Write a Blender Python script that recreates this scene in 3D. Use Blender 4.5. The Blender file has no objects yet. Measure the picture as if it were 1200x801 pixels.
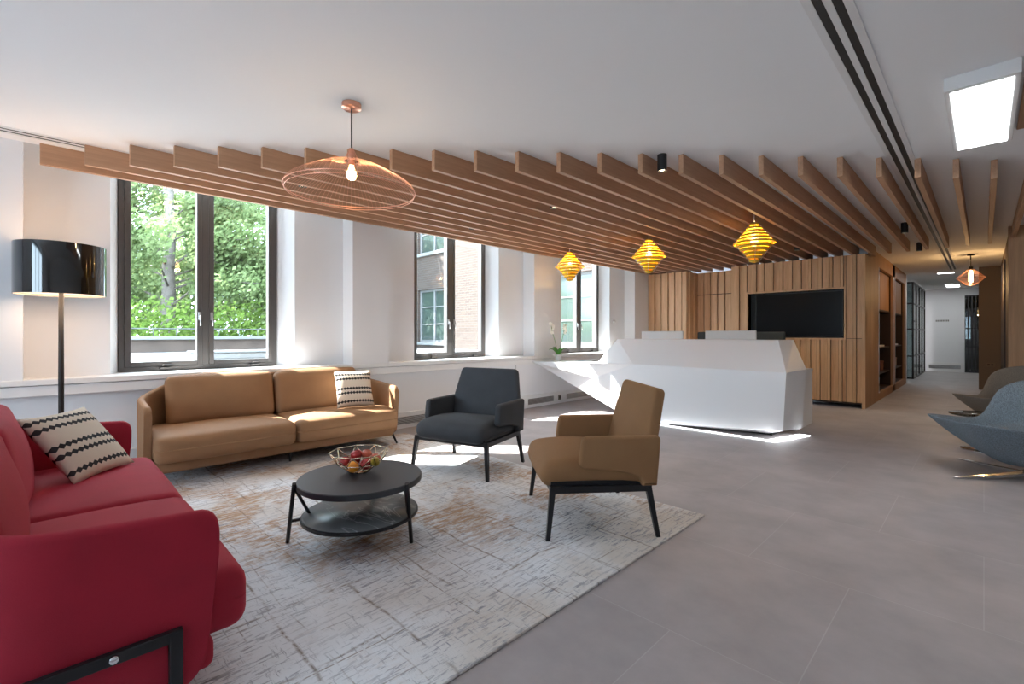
import bpy, bmesh, math, random
from mathutils import Vector, Matrix, noise
C = bpy.context.scene
COL = C.collection
PI = math.pi
R = math.radians

# ------------------------------------------------------------------ camera
cam_d = bpy.data.cameras.new('camera')
cam = bpy.data.objects.new('camera', cam_d); COL.objects.link(cam)
cam_d.sensor_width = 36.0
cam_d.lens = 550.0 / 1200.0 * 36.0
cam_d.shift_y = -8.5 / 1200.0
cam_d.clip_end = 300
cam.location = (0, 0, 1.2)
cam.rotation_euler = (R(90), 0, math.atan2(553, 550))
C.camera = cam
# ------------------------------------------------------------------ exposure
C.view_settings.view_transform = 'Standard'
C.view_settings.look = 'None'
C.view_settings.gamma = 1.0
C.view_settings.use_curve_mapping = False
C.view_settings.exposure = 0.95
# ------------------------------------------------------------------ sky and sun
w = bpy.data.worlds.new('sky'); C.world = w; w.use_nodes = True
wn = w.node_tree.nodes; bg = wn['Background']
bg.inputs['Color'].default_value = (0.66, 0.82, 1.0, 1)
bg.inputs['Strength'].default_value = 7.0
sun_d = bpy.data.lights.new('sun', 'SUN'); sun_d.energy = 24; sun_d.angle = R(0.6)
sun_d.color = (1.0, 0.97, 0.94)
sun = bpy.data.objects.new('sun', sun_d); COL.objects.link(sun)
sun.rotation_euler = Vector((1.0, 0.9, -1.2)).to_track_quat('-Z', 'Y').to_euler()
C.cycles.max_bounces = 10
C.cycles.diffuse_bounces = 6
C.cycles.glossy_bounces = 4
C.cycles.transparent_max_bounces = 16
C.cycles.sample_clamp_indirect = 6.0
C.cycles.caustics_reflective = False
C.cycles.caustics_refractive = False
C.cycles.use_denoising = True

H = 2.68          # ceiling height
XW = -5.45        # inner face of the window wall between the piers
XP = -5.2         # pier faces and sill edge
XF = -5.66        # window frames
PITCH = 3.14
BX, BY = -1.35, 9.4   # right corner of the timber block

# ------------------------------------------------------------------ materials
MATS = {}
def mat(name, col, rough=0.6, metal=0.0, bump=0.0, bscale=200.0, var=0.0, vscale=3.0, sheen=0.0,
        emit=None, estr=0.0, spec=0.5, coat=0.0, trans=0.0):
    if name in MATS: return MATS[name]
    m = bpy.data.materials.new(name); m.use_nodes = True
    nt = m.node_tree; b = nt.nodes['Principled BSDF']
    b.inputs['Base Color'].default_value = (*col, 1)
    b.inputs['Roughness'].default_value = rough
    b.inputs['Metallic'].default_value = metal
    b.inputs['Specular IOR Level'].default_value = spec
    b.inputs['Coat Weight'].default_value = coat
    b.inputs['Transmission Weight'].default_value = trans
    if sheen:
        b.inputs['Sheen Weight'].default_value = sheen
        b.inputs['Sheen Roughness'].default_value = 0.4
        b.inputs['Sheen Tint'].default_value = (*[min(1, c * 1.6 + .05) for c in col], 1)
    if emit:
        b.inputs['Emission Color'].default_value = (*emit, 1)
        b.inputs['Emission Strength'].default_value = estr
    tc = nt.nodes.new('ShaderNodeTexCoord')
    if var:
        n = nt.nodes.new('ShaderNodeTexNoise'); n.inputs['Scale'].default_value = vscale
        n.inputs['Detail'].default_value = 5
        nt.links.new(tc.outputs['Object'], n.inputs['Vector'])
        r = nt.nodes.new('ShaderNodeValToRGB')
        r.color_ramp.elements[0].position = 0.3; r.color_ramp.elements[1].position = 0.7
        r.color_ramp.elements[0].color = (*[c * (1 - var) for c in col], 1)
        r.color_ramp.elements[1].color = (*[min(1, c * (1 + var)) for c in col], 1)
        nt.links.new(n.outputs['Fac'], r.inputs['Fac'])
        nt.links.new(r.outputs['Color'], b.inputs['Base Color'])
    if bump:
        n2 = nt.nodes.new('ShaderNodeTexNoise'); n2.inputs['Scale'].default_value = bscale
        n2.inputs['Detail'].default_value = 3
        nt.links.new(tc.outputs['Object'], n2.inputs['Vector'])
        bp = nt.nodes.new('ShaderNodeBump'); bp.inputs['Strength'].default_value = bump
        bp.inputs['Distance'].default_value = 0.004
        nt.links.new(n2.outputs['Fac'], bp.inputs['Height'])
        nt.links.new(bp.outputs['Normal'], b.inputs['Normal'])
    MATS[name] = m
    return m

def wood(name, c1, c2, axis='z', scale=1.0, rough=0.55):
    """grain runs along the axis"""
    m = bpy.data.materials.new(name); m.use_nodes = True
    nt = m.node_tree; b = nt.nodes['Principled BSDF']; b.inputs['Roughness'].default_value = rough
    tc = nt.nodes.new('ShaderNodeTexCoord'); mp = nt.nodes.new('ShaderNodeMapping')
    s = [22.0 * scale] * 3; s['xyz'.index(axis)] = 1.1 * scale
    mp.inputs['Scale'].default_value = s
    nt.links.new(tc.outputs['Object'], mp.inputs['Vector'])
    n = nt.nodes.new('ShaderNodeTexNoise'); n.inputs['Scale'].default_value = 2.2
    n.inputs['Detail'].default_value = 8; n.inputs['Roughness'].default_value = 0.65
    n.inputs['Distortion'].default_value = 0.6
    nt.links.new(mp.outputs['Vector'], n.inputs['Vector'])
    mp2 = nt.nodes.new('ShaderNodeMapping')
    s2 = [7.0] * 3; s2['xyz'.index(axis)] = 0.25
    mp2.inputs['Scale'].default_value = s2
    nt.links.new(tc.outputs['Object'], mp2.inputs['Vector'])
    n2 = nt.nodes.new('ShaderNodeTexNoise'); n2.inputs['Scale'].default_value = 1.6
    nt.links.new(mp2.outputs['Vector'], n2.inputs['Vector'])
    mx = nt.nodes.new('ShaderNodeMath'); mx.operation = 'MULTIPLY_ADD'
    mx.inputs[1].default_value = 0.55; nt.links.new(n.outputs['Fac'], mx.inputs[0])
    ml = nt.nodes.new('ShaderNodeMath'); ml.operation = 'MULTIPLY'; ml.inputs[1].default_value = 0.45
    nt.links.new(n2.outputs['Fac'], ml.inputs[0]); nt.links.new(ml.outputs[0], mx.inputs[2])
    r = nt.nodes.new('ShaderNodeValToRGB')
    r.color_ramp.elements[0].position = 0.36; r.color_ramp.elements[1].position = 0.64
    r.color_ramp.elements[0].color = (*c1, 1); r.color_ramp.elements[1].color = (*c2, 1)
    nt.links.new(mx.outputs[0], r.inputs['Fac']); nt.links.new(r.outputs['Color'], b.inputs['Base Color'])
    bp = nt.nodes.new('ShaderNodeBump'); bp.inputs['Strength'].default_value = 0.15
    bp.inputs['Distance'].default_value = 0.002
    nt.links.new(n.outputs['Fac'], bp.inputs['Height']); nt.links.new(bp.outputs['Normal'], b.inputs['Normal'])
    return m

M_CEIL = mat('ceiling_paint', (0.90, 0.91, 0.92), 0.85)
M_WALL = mat('wall_paint', (0.80, 0.81, 0.83), 0.7)
M_TRIM = mat('trim_paint', (0.80, 0.80, 0.80), 0.5)
M_TAUPE = mat('taupe_paint', (0.20, 0.145, 0.10), 0.75)
M_SLAT = wood('slat_timber', (0.37, 0.20, 0.11), (0.53, 0.31, 0.185), 'y')
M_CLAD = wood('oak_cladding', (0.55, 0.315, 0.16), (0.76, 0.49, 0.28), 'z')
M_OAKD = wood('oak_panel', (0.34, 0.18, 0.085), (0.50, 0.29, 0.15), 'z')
M_GROOVE = mat('dark_groove', (0.05, 0.03, 0.02), 0.8)
M_BLACK = mat('matt_black', (0.012, 0.012, 0.013), 0.45)
M_BLACKM = mat('black_metal', (0.015, 0.015, 0.017), 0.35, 0.3)
M_FRAME = mat('bronze_window_frame', (0.12, 0.112, 0.108), 0.4, 0.5)
M_CHROME = mat('chrome', (0.75, 0.75, 0.76), 0.12, 1.0)
M_STEEL = mat('brushed_steel', (0.6, 0.6, 0.6), 0.3, 1.0)
M_COPPER = mat('copper', (0.85, 0.45, 0.32), 0.28, 1.0)
M_TAN = mat('tan_wool', (0.27, 0.142, 0.066), 0.75, bump=0.25, bscale=500, var=0.06, vscale=6, sheen=0.15)
M_TANC = mat('tan_chair_wool', (0.25, 0.125, 0.05), 0.8, bump=0.25, bscale=500, var=0.05, vscale=6, sheen=0.15)
M_GREY = mat('charcoal_wool', (0.043, 0.048, 0.055), 0.85, bump=0.3, bscale=500, var=0.1, vscale=8, sheen=0.15)
M_RED = mat('red_wool', (0.35, 0.006, 0.026), 0.8, bump=0.3, bscale=450, var=0.08, vscale=7, sheen=0.25)
M_DESK = mat('white_solid_surface', (0.80, 0.80, 0.81), 0.38)
M_TWEED = mat('grey_blue_tweed', (0.17, 0.205, 0.235), 0.9, bump=0.7, bscale=260, var=0.5, vscale=170, sheen=0.1)
M_TAUPEF = mat('taupe_tweed', (0.20, 0.17, 0.14), 0.9, bump=0.5, bscale=260, var=0.3, vscale=170, sheen=0.1)
M_SLATE = mat('dark_slate_top', (0.028, 0.033, 0.04), 0.42)
M_SCREEN = mat('screen_black', (0.004, 0.004, 0.005), 0.25, spec=0.12)
M_LED = mat('led_strip', (1, 1, 1), 0.5, emit=(0.93, 0.97, 1.0), estr=3.5)
M_PANEL_LIGHT = mat('light_panel', (1, 1, 1), 0.5, emit=(0.95, 0.98, 1.0), estr=5)
M_WARM = mat('warm_filament', (1, 0.8, 0.5), 0.5, emit=(1.0, 0.55, 0.18), estr=60)
M_WHITEP = mat('white_plastic', (0.75, 0.75, 0.75), 0.4)
M_SILVER = mat('silver_plastic', (0.62, 0.61, 0.60), 0.35)
M_GRILLE = mat('grille_grey', (0.16, 0.15, 0.14), 0.6)

def glass_mat(name, tint=(0.97, 0.99, 0.98), refl=0.10, rough=0.0):
    m = bpy.data.materials.new(name); m.use_nodes = True
    nt = m.node_tree; nt.nodes.remove(nt.nodes['Principled BSDF'])
    out = nt.nodes['Material Output']
    t = nt.nodes.new('ShaderNodeBsdfTransparent'); t.inputs[0].default_value = (*tint, 1)
    g = nt.nodes.new('ShaderNodeBsdfGlossy'); g.inputs['Roughness'].default_value = rough
    lf = nt.nodes.new('ShaderNodeLayerWeight'); lf.inputs['Blend'].default_value = 0.5
    pw = nt.nodes.new('ShaderNodeMath'); pw.operation = 'POWER'; pw.inputs[1].default_value = 5
    nt.links.new(lf.outputs['Facing'], pw.inputs[0])
    lw = nt.nodes.new('ShaderNodeMath'); lw.operation = 'MULTIPLY_ADD'; lw.inputs[1].default_value = 0.8; lw.inputs[2].default_value = refl * .3
    nt.links.new(pw.outputs[0], lw.inputs[0])
    mx = nt.nodes.new('ShaderNodeMixShader')
    nt.links.new(lw.outputs[0], mx.inputs[0]); nt.links.new(t.outputs[0], mx.inputs[1])
    nt.links.new(g.outputs[0], mx.inputs[2]); nt.links.new(mx.outputs[0], out.inputs['Surface'])
    return m
M_GLASS = glass_mat('window_glass')
M_GLASSG = glass_mat('grey_green_glass', (0.45, 0.52, 0.52), 0.12)
M_GLASST = glass_mat('smoked_table_glass', (0.45, 0.47, 0.46), 0.14)

def floor_mat():
    m = bpy.data.materials.new('grey_floor_tiles'); m.use_nodes = True
    nt = m.node_tree; b = nt.nodes['Principled BSDF']
    tc = nt.nodes.new('ShaderNodeTexCoord')
    br = nt.nodes.new('ShaderNodeTexBrick'); br.offset = 0.5; br.squash = 1
    br.inputs['Scale'].default_value = 1.0
    br.inputs['Brick Width'].default_value = 0.9; br.inputs['Row Height'].default_value = 0.9
    br.inputs['Mortar Size'].default_value = 0.0022; br.inputs['Mortar Smooth'].default_value = 0.2
    br.inputs['Color1'].default_value = (0.405, 0.370, 0.372, 1)
    br.inputs['Color2'].default_value = (0.382, 0.350, 0.352, 1)
    br.inputs['Mortar'].default_value = (0.46, 0.44, 0.44, 1)
    nt.links.new(tc.outputs['Object'], br.inputs['Vector'])
    n = nt.nodes.new('ShaderNodeTexNoise'); n.inputs['Scale'].default_value = 2.5
    n.inputs['Detail'].default_value = 9; n.inputs['Roughness'].default_value = 0.62
    nt.links.new(tc.outputs['Object'], n.inputs['Vector'])
    r = nt.nodes.new('ShaderNodeValToRGB')
    r.color_ramp.elements[0].position = 0.3; r.color_ramp.elements[1].position = 0.72
    r.color_ramp.elements[0].color = (0.84, 0.84, 0.84, 1); r.color_ramp.elements[1].color = (1.14, 1.13, 1.13, 1)
    nt.links.new(n.outputs['Fac'], r.inputs['Fac'])
    mx = nt.nodes.new('ShaderNodeMix'); mx.data_type = 'RGBA'; mx.blend_type = 'MULTIPLY'
    mx.inputs['Factor'].default_value = 1
    nt.links.new(br.outputs['Color'], mx.inputs['A']); nt.links.new(r.outputs['Color'], mx.inputs['B'])
    nt.links.new(mx.outputs['Result'], b.inputs['Base Color'])
    b.inputs['Roughness'].default_value = 0.5
    bp = nt.nodes.new('ShaderNodeBump'); bp.inputs['Strength'].default_value = 0.08; bp.inputs['Distance'].default_value = 0.003
    nt.links.new(n.outputs['Fac'], bp.inputs['Height']); nt.links.new(bp.outputs['Normal'], b.inputs['Normal'])
    return m
M_FLOOR = floor_mat()

def rug_mat():
    m = bpy.data.materials.new('distressed_rug'); m.use_nodes = True
    nt = m.node_tree; b = nt.nodes['Principled BSDF']; b.inputs['Roughness'].default_value = 0.95
    L = nt.links.new; N = nt.nodes.new
    tc = N('ShaderNodeTexCoord')
    def noi(scale, sc=(1, 1, 1), detail=6, rough=0.6, rot=0, dist=0.0, loc=(0, 0, 0)):
        mp = N('ShaderNodeMapping'); mp.inputs['Scale'].default_value = sc
        mp.inputs['Rotation'].default_value = (0, 0, rot); mp.inputs['Location'].default_value = loc
        L(tc.outputs['Object'], mp.inputs['Vector'])
        n = N('ShaderNodeTexNoise'); n.inputs['Scale'].default_value = scale
        n.inputs['Detail'].default_value = detail; n.inputs['Roughness'].default_value = rough
        n.inputs['Distortion'].default_value = dist
        L(mp.outputs['Vector'], n.inputs['Vector']); return n.outputs['Fac']
    def ramp(src, p0, p1, c0=0.0, c1=1.0):
        r = N('ShaderNodeMapRange'); r.inputs['From Min'].default_value = p0; r.inputs['From Max'].default_value = p1
        r.inputs['To Min'].default_value = c0; r.inputs['To Max'].default_value = c1
        L(src, r.inputs['Value']); return r.outputs['Result']
    def mth(op, a, bb):
        x = N('ShaderNodeMath'); x.operation = op
        for i, v in enumerate((a, bb)):
            if isinstance(v, (int, float)): x.inputs[i].default_value = v
            else: L(v, x.inputs[i])
        return x.outputs[0]
    def mix(f, a, col):
        x = N('ShaderNodeMix'); x.data_type = 'RGBA'; L(f, x.inputs['Factor'])
        if isinstance(a, tuple): x.inputs['A'].default_value = (*a, 1)
        else: L(a, x.inputs['A'])
        x.inputs['B'].default_value = (*col, 1); return x.outputs['Result']
    # large tan / rust areas
    big = ramp(noi(0.75, detail=3, dist=0.5, loc=(3.1, 1.7, 0)), 0.47, 0.62)
    base = mix(big, (0.76, 0.78, 0.81), (0.62, 0.575, 0.53))
    # short dashes along both weaves
    d1 = ramp(noi(34, (2.4, 0.32, 1), 5, 0.7), 0.53, 0.60)
    d2 = ramp(noi(34, (0.32, 2.4, 1), 5, 0.7, loc=(5, 2, 0)), 0.585, 0.65)
    patchy = ramp(noi(1.6, detail=5, loc=(9, 4, 0)), 0.40, 0.62)
    dash = mth('MULTIPLY', mth('MAXIMUM', d1, d2), mth('ADD', mth('MULTIPLY', patchy, 0.7), 0.3))
    base = mix(mth('MULTIPLY', dash, 0.95), base, (0.21, 0.22, 0.265))
    # rust worn patches
    rust = mth('MULTIPLY', ramp(noi(1.25, (1.0, 1.6, 1), 7, 0.7, dist=0.4, loc=(1.3, 7.7, 0)), 0.48, 0.56),
               ramp(noi(30, (1.7, 0.4, 1), 5, 0.7), 0.42, 0.56))
    sx_ = N('ShaderNodeSeparateXYZ'); L(tc.outputs['Object'], sx_.inputs[0])
    gate = ramp(mth('ADD', sx_.outputs[0], mth('MULTIPLY', sx_.outputs[1], -0.35)), -2.45, -2.95)
    rust = mth('MULTIPLY', rust, mth('ADD', mth('MULTIPLY', gate, .85), .15))
    base = mix(mth('MULTIPLY', rust, 0.85), base, (0.42, 0.24, 0.12))
    # long broken brown lines on a loose grid, warped
    def lines(axis, scale, seed, width):
        mp = N('ShaderNodeMapping'); mp.inputs['Location'].default_value = (seed, seed * 0.7, 0)
        L(tc.outputs['Object'], mp.inputs['Vector'])
        nn = N('ShaderNodeTexNoise'); nn.inputs['Scale'].default_value = 1.6; nn.inputs['Detail'].default_value = 5
        L(mp.outputs['Vector'], nn.inputs['Vector'])
        sep = N('ShaderNodeSeparateXYZ'); L(mp.outputs['Vector'], sep.inputs[0])
        v = mth('ADD', mth('MULTIPLY', sep.outputs[axis], scale), mth('MULTIPLY', nn.outputs['Fac'], 0.30))
        fr = mth('FRACT', v, 0); dd = mth('ABSOLUTE', mth('SUBTRACT', fr, 0.5), 0)
        on = ramp(dd, 0.0, width, 1.0, 0.0)
        brk = ramp(noi(2.3, (1, 1, 1), 4, 0.6, loc=(seed * 3, 1, 0)), 0.44, 0.56)
        fine = ramp(noi(40, detail=3), 0.35, 0.5)
        return mth('MULTIPLY', mth('MULTIPLY', on, brk), fine)
    ln = mth('MAXIMUM', lines(0, 2.2, 2.3, 0.022), lines(1, 2.9, 6.1, 0.028))
    ln = mth('MAXIMUM', ln, mth('MAXIMUM', lines(0, 4.6, 11.3, 0.022), lines(1, 5.3, 17.9, 0.022)))
    base = mix(mth('MULTIPLY', ln, 0.85), base, (0.17, 0.115, 0.08))
    L(base, b.inputs['Base Color'])
    bp = N('ShaderNodeBump'); bp.inputs['Strength'].default_value = 0.5; bp.inputs['Distance'].default_value = 0.004
    L(noi(150, detail=3), bp.inputs['Height']); L(bp.outputs['Normal'], b.inputs['Normal'])
    return m
M_RUG = rug_mat()

def pillow_mat():
    m = bpy.data.materials.new('diamond_stripe_fabric'); m.use_nodes = True
    nt = m.node_tree; b = nt.nodes['Principled BSDF']; b.inputs['Roughness'].default_value = 0.9
    L = nt.links.new; N = nt.nodes.new
    tc = N('ShaderNodeTexCoord'); sep = N('ShaderNodeSeparateXYZ'); L(tc.outputs['UV'], sep.inputs[0])
    def mth(op, a, bb=0.0):
        x = N('ShaderNodeMath'); x.operation = op
        for i, v in enumerate((a, bb)):
            if isinstance(v, (int, float)): x.inputs[i].default_value = v
            else: L(v, x.inputs[i])
        return x.outputs[0]
    fr = mth('FRACT', mth('MULTIPLY', sep.outputs[0], 13.0))
    tri = mth('SUBTRACT', 1.0, mth('MULTIPLY', mth('ABSOLUTE', mth('SUBTRACT', fr, 0.5)), 2.0))
    half = mth('ADD', 0.009, mth('MULTIPLY', tri, 0.031))
    tot = None
    for y0 in (0.13, 0.36, 0.48, 0.75, 0.88):
        d = mth('ABSOLUTE', mth('SUBTRACT', sep.outputs[1], y0))
        on = mth('LESS_THAN', d, half)
        tot = on if tot is None else mth('MAXIMUM', tot, on)
    x = N('ShaderNodeMix'); x.data_type = 'RGBA'; L(tot, x.inputs['Factor'])
    x.inputs['A'].default_value = (0.66, 0.57, 0.47, 1); x.inputs['B'].default_value = (0.02, 0.02, 0.022, 1)
    L(x.outputs['Result'], b.inputs['Base Color'])
    n = N('ShaderNodeTexNoise'); n.inputs['Scale'].default_value = 260; L(tc.outputs['Object'], n.inputs['Vector'])
    bp = N('ShaderNodeBump'); bp.inputs['Strength'].default_value = 0.5; bp.inputs['Distance'].default_value = 0.003
    L(n.outputs['Fac'], bp.inputs['Height']); L(bp.outputs['Normal'], b.inputs['Normal'])
    return m
M_PILLOW = pillow_mat()

def brick_mat():
    m = bpy.data.materials.new('pale_brick'); m.use_nodes = True
    nt = m.node_tree; b = nt.nodes['Principled BSDF']; b.inputs['Roughness'].default_value = 0.9
    tc = nt.nodes.new('ShaderNodeTexCoord'); mp = nt.nodes.new('ShaderNodeMapping')
    mp.inputs['Rotation'].default_value = (R(90), 0, 0)
    nt.links.new(tc.outputs['Object'], mp.inputs['Vector'])
    br = nt.nodes.new('ShaderNodeTexBrick'); br.inputs['Scale'].default_value = 1
    br.inputs['Brick Width'].default_value = 0.22; br.inputs['Row Height'].default_value = 0.075
    br.inputs['Mortar Size'].default_value = 0.008
    br.inputs['Color1'].default_value = (0.060, 0.042, 0.033, 1); br.inputs['Color2'].default_value = (0.046, 0.030, 0.024, 1)
    br.inputs['Mortar'].default_value = (0.07, 0.064, 0.058, 1)
    nt.links.new(mp.outputs['Vector'], br.inputs['Vector']); nt.links.new(br.outputs['Color'], b.inputs['Base Color'])
    return m
M_BRICK = brick_mat()

def leaf_mat(name, c1, c2):
    m = bpy.data.materials.new(name); m.use_nodes = True
    nt = m.node_tree; nt.nodes.remove(nt.nodes['Principled BSDF']); out = nt.nodes['Material Output']
    tc = nt.nodes.new('ShaderNodeTexCoord')
    n = nt.nodes.new('ShaderNodeTexNoise'); n.inputs['Scale'].default_value = 1.7; n.inputs['Detail'].default_value = 6
    nt.links.new(tc.outputs['Object'], n.inputs['Vector'])
    r = nt.nodes.new('ShaderNodeValToRGB'); r.color_ramp.elements[0].position = 0.35; r.color_ramp.elements[1].position = 0.65
    r.color_ramp.elements[0].color = (*c1, 1); r.color_ramp.elements[1].color = (*c2, 1)
    nt.links.new(n.outputs['Fac'], r.inputs['Fac'])
    d = nt.nodes.new('ShaderNodeBsdfDiffuse'); t = nt.nodes.new('ShaderNodeBsdfTranslucent')
    mx = nt.nodes.new('ShaderNodeMixShader'); mx.inputs[0].default_value = 0.45
    for x in (d, t): nt.links.new(r.outputs['Color'], x.inputs['Color'])
    nt.links.new(d.outputs[0], mx.inputs[1]); nt.links.new(t.outputs[0], mx.inputs[2])
    nt.links.new(mx.outputs[0], out.inputs['Surface'])
    return m
M_LEAF = leaf_mat('tree_leaves', (0.12, 0.175, 0.065), (0.27, 0.34, 0.165))
M_BARK = mat('tree_bark', (0.17, 0.145, 0.13), 0.9, bump=0.6, bscale=12, var=0.3, vscale=5)

# ------------------------------------------------------------------ mesh helpers
def new_bm(): return bmesh.new()
def finish(name, bm, m, parent=None, smooth=False, loc=None, rot=None, uv=None):
    me = bpy.data.meshes.new(name)
    bmesh.ops.recalc_face_normals(bm, faces=bm.faces[:])
    bm.to_mesh(me); bm.free()
    if m is not None:
        for x in (m if isinstance(m, (list, tuple)) else [m]): me.materials.append(x)
    if smooth:
        for p in me.polygons: p.use_smooth = True
    o = bpy.data.objects.new(name, me); COL.objects.link(o)
    if parent is not None: o.parent = parent
    if loc is not None: o.location = loc
    if rot is not None: o.rotation_euler = rot
    return o
def autosmooth(o, ang=40):
    me = o.data
    bm = bmesh.new(); bm.from_mesh(me)
    for e in bm.edges:
        if len(e.link_faces) == 2 and e.calc_face_angle(0) > R(ang): e.smooth = False
    for f in bm.faces: f.smooth = True
    bm.to_mesh(me); bm.free(); return o
def box(bm, x0, x1, y0, y1, z0, z1, bev=0.0, M=None, mi=0):
    t = bmesh.new()
    r = bmesh.ops.create_cube(t, size=1)
    for v in t.verts:
        v.co = Vector((x0 + (v.co.x + .5) * (x1 - x0), y0 + (v.co.y + .5) * (y1 - y0), z0 + (v.co.z + .5) * (z1 - z0)))
    if bev: bmesh.ops.bevel(t, geom=t.edges[:], offset=bev, segments=2, affect='EDGES', profile=0.5)
    if M is not None: bmesh.ops.transform(t, matrix=M, verts=t.verts[:])
    join(bm, t, mi)
def join(bm, t, mi=0):
    vm = {v: bm.verts.new(v.co) for v in t.verts}
    for f in t.faces:
        try:
            nf = bm.faces.new([vm[v] for v in f.verts]); nf.material_index = mi; nf.smooth = f.smooth
        except ValueError: pass
    t.free()
def tube(bm, pts, rad, seg=8, cap=True, mi=0):
    pts = [Vector(p) for p in pts]; rads = rad if isinstance(rad, (list, tuple)) else [rad] * len(pts)
    rings = []; prev = None
    for i, p in enumerate(pts):
        d = (pts[min(i + 1, len(pts) - 1)] - pts[max(i - 1, 0)])
        d = d.normalized() if d.length > 1e-9 else Vector((0, 0, 1))
        if prev is None:
            a = d.orthogonal().normalized()
        else:
            a = (prev - d * prev.dot(d));
            a = a.normalized() if a.length > 1e-6 else d.orthogonal().normalized()
        prev = a; b = d.cross(a)
        rings.append([bm.verts.new(p + (a * math.cos(2 * PI * k / seg) + b * math.sin(2 * PI * k / seg)) * rads[i]) for k in range(seg)])
    for i in range(len(rings) - 1):
        for k in range(seg):
            f = bm.faces.new([rings[i][k], rings[i][(k + 1) % seg], rings[i + 1][(k + 1) % seg], rings[i + 1][k]])
            f.material_index = mi; f.smooth = True
    if cap:
        bm.faces.new(rings[0][::-1]).material_index = mi; bm.faces.new(rings[-1]).material_index = mi
def lathe(bm, prof, seg=32, c=(0, 0, 0), mi=0, close=False):
    rings = []
    for r, z in prof:
        if r < 1e-6: rings.append([bm.verts.new((c[0], c[1], c[2] + z))])
        else: rings.append([bm.verts.new((c[0] + r * math.cos(2 * PI * k / seg), c[1] + r * math.sin(2 * PI * k / seg), c[2] + z)) for k in range(seg)])
    pairs = list(zip(rings[:-1], rings[1:]))
    if close: pairs.append((rings[-1], rings[0]))
    for a, b in pairs:
        for k in range(seg):
            k2 = (k + 1) % seg
            vs = [a[k % len(a)], a[k2 % len(a)], b[k2 % len(b)], b[k % len(b)]]
            u = []
            for v in vs:
                if v not in u: u.append(v)
            if len(u) >= 3:
                f = bm.faces.new(u); f.material_index = mi; f.smooth = True
def prism(bm, poly, z0, z1, bev=0.0, M=None, mi=0, seg=3):
    t = bmesh.new()
    a = [t.verts.new((p[0], p[1], z0)) for p in poly]; b = [t.verts.new((p[0], p[1], z1)) for p in poly]
    n = len(poly)
    t.faces.new(a[::-1]); t.faces.new(b)
    for i in range(n): t.faces.new([a[i], a[(i + 1) % n], b[(i + 1) % n], b[i]])
    bmesh.ops.recalc_face_normals(t, faces=t.faces[:])
    if bev:
        es = [e for e in t.edges if e.calc_face_angle(0) > R(50)]
        bmesh.ops.bevel(t, geom=es, offset=bev, segments=seg, affect='EDGES', profile=0.5)
    if M is not None: bmesh.ops.transform(t, matrix=M, verts=t.verts[:])
    join(bm, t, mi)
def round_poly(pts, r, n=6):
    out = []
    m = len(pts)
    for i in range(m):
        p0, p, p1 = Vector(pts[i - 1]), Vector(pts[i]), Vector(pts[(i + 1) % m])
        rr = r[i] if isinstance(r, (list, tuple)) else r
        if rr <= 0: out.append(tuple(p)); continue
        a = (p0 - p).normalized(); b = (p1 - p).normalized()
        ang = a.angle(b); d = min(rr / math.tan(ang / 2), (p0 - p).length * .49, (p1 - p).length * .49)
        s = p + a * d; e = p + b * d
        for k in range(n + 1):
            t = k / n
            out.append(tuple((1 - t) ** 2 * s + 2 * t * (1 - t) * p + t * t * e))
    return out
def rbox(bm, sx, sy, sz, r, c=(0, 0, 0), M=None, bulge=(0, 0, 0), n=10, arc=4, fn=None, mi=0):
    """rounded, softly bulging cushion box"""
    def coords(h):
        rr = min(r, h * .98); out = [-h + rr * (1 - math.cos(k / arc * PI / 2)) * 1.0 for k in range(arc)]
        inner = [(-h + rr) + (2 * (h - rr)) * k / n for k in range(n + 1)]
        return out + inner + [-q for q in out[::-1]]
    hx, hy, hz = sx / 2, sy / 2, sz / 2
    X, Y, Z = coords(hx), coords(hy), coords(hz)
    cache = {}
    def V(x, y, z):
        key = (round(x, 6), round(y, 6), round(z, 6))
        if key in cache: return cache[key]
        rx, ry, rz = min(r, hx * .98), min(r, hy * .98), min(r, hz * .98)
        q = Vector((x, y, z)); ii = Vector((max(-hx + rx, min(hx - rx, x)), max(-hy + ry, min(hy - ry, y)), max(-hz + rz, min(hz - rz, z))))
        d = q - ii
        u = Vector((d.x / rx, d.y / ry, d.z / rz))
        mx = max(abs(u.x), abs(u.y), abs(u.z))
        if u.length > 1e-9:
            # map cube corner region to sphere
            u = u.normalized() * mx
        p = ii + Vector((u.x * rx, u.y * ry, u.z * rz))
        fx, fy, fz = 1 - (p.x / hx) ** 2, 1 - (p.y / hy) ** 2, 1 - (p.z / hz) ** 2
        fx, fy, fz = max(0, fx), max(0, fy), max(0, fz)
        p = p + Vector(((p.x / hx) * bulge[0] * fy * fz, (p.y / hy) * bulge[1] * fx * fz, (p.z / hz) * bulge[2] * fx * fy))
        if fn: p = fn(p)
        p = p + Vector(c)
        if M is not None: p = M @ p
        v = bm.verts.new(p); cache[key] = v; return v
    def face(A, B, f):
        for i in range(len(A) - 1):
            for j in range(len(B) - 1):
                q = bm.faces.new([f(A[i], B[j]), f(A[i + 1], B[j]), f(A[i + 1], B[j + 1]), f(A[i], B[j + 1])])
                q.smooth = True; q.material_index = mi
    face(X, Y, lambda a, b: V(a, b, Z[-1])); face(X, Y, lambda a, b: V(a, b, Z[0]))
    face(X, Z, lambda a, b: V(a, Y[-1], b)); face(X, Z, lambda a, b: V(a, Y[0], b))
    face(Y, Z, lambda a, b: V(X[-1], a, b)); face(Y, Z, lambda a, b: V(X[0], a, b))

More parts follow.
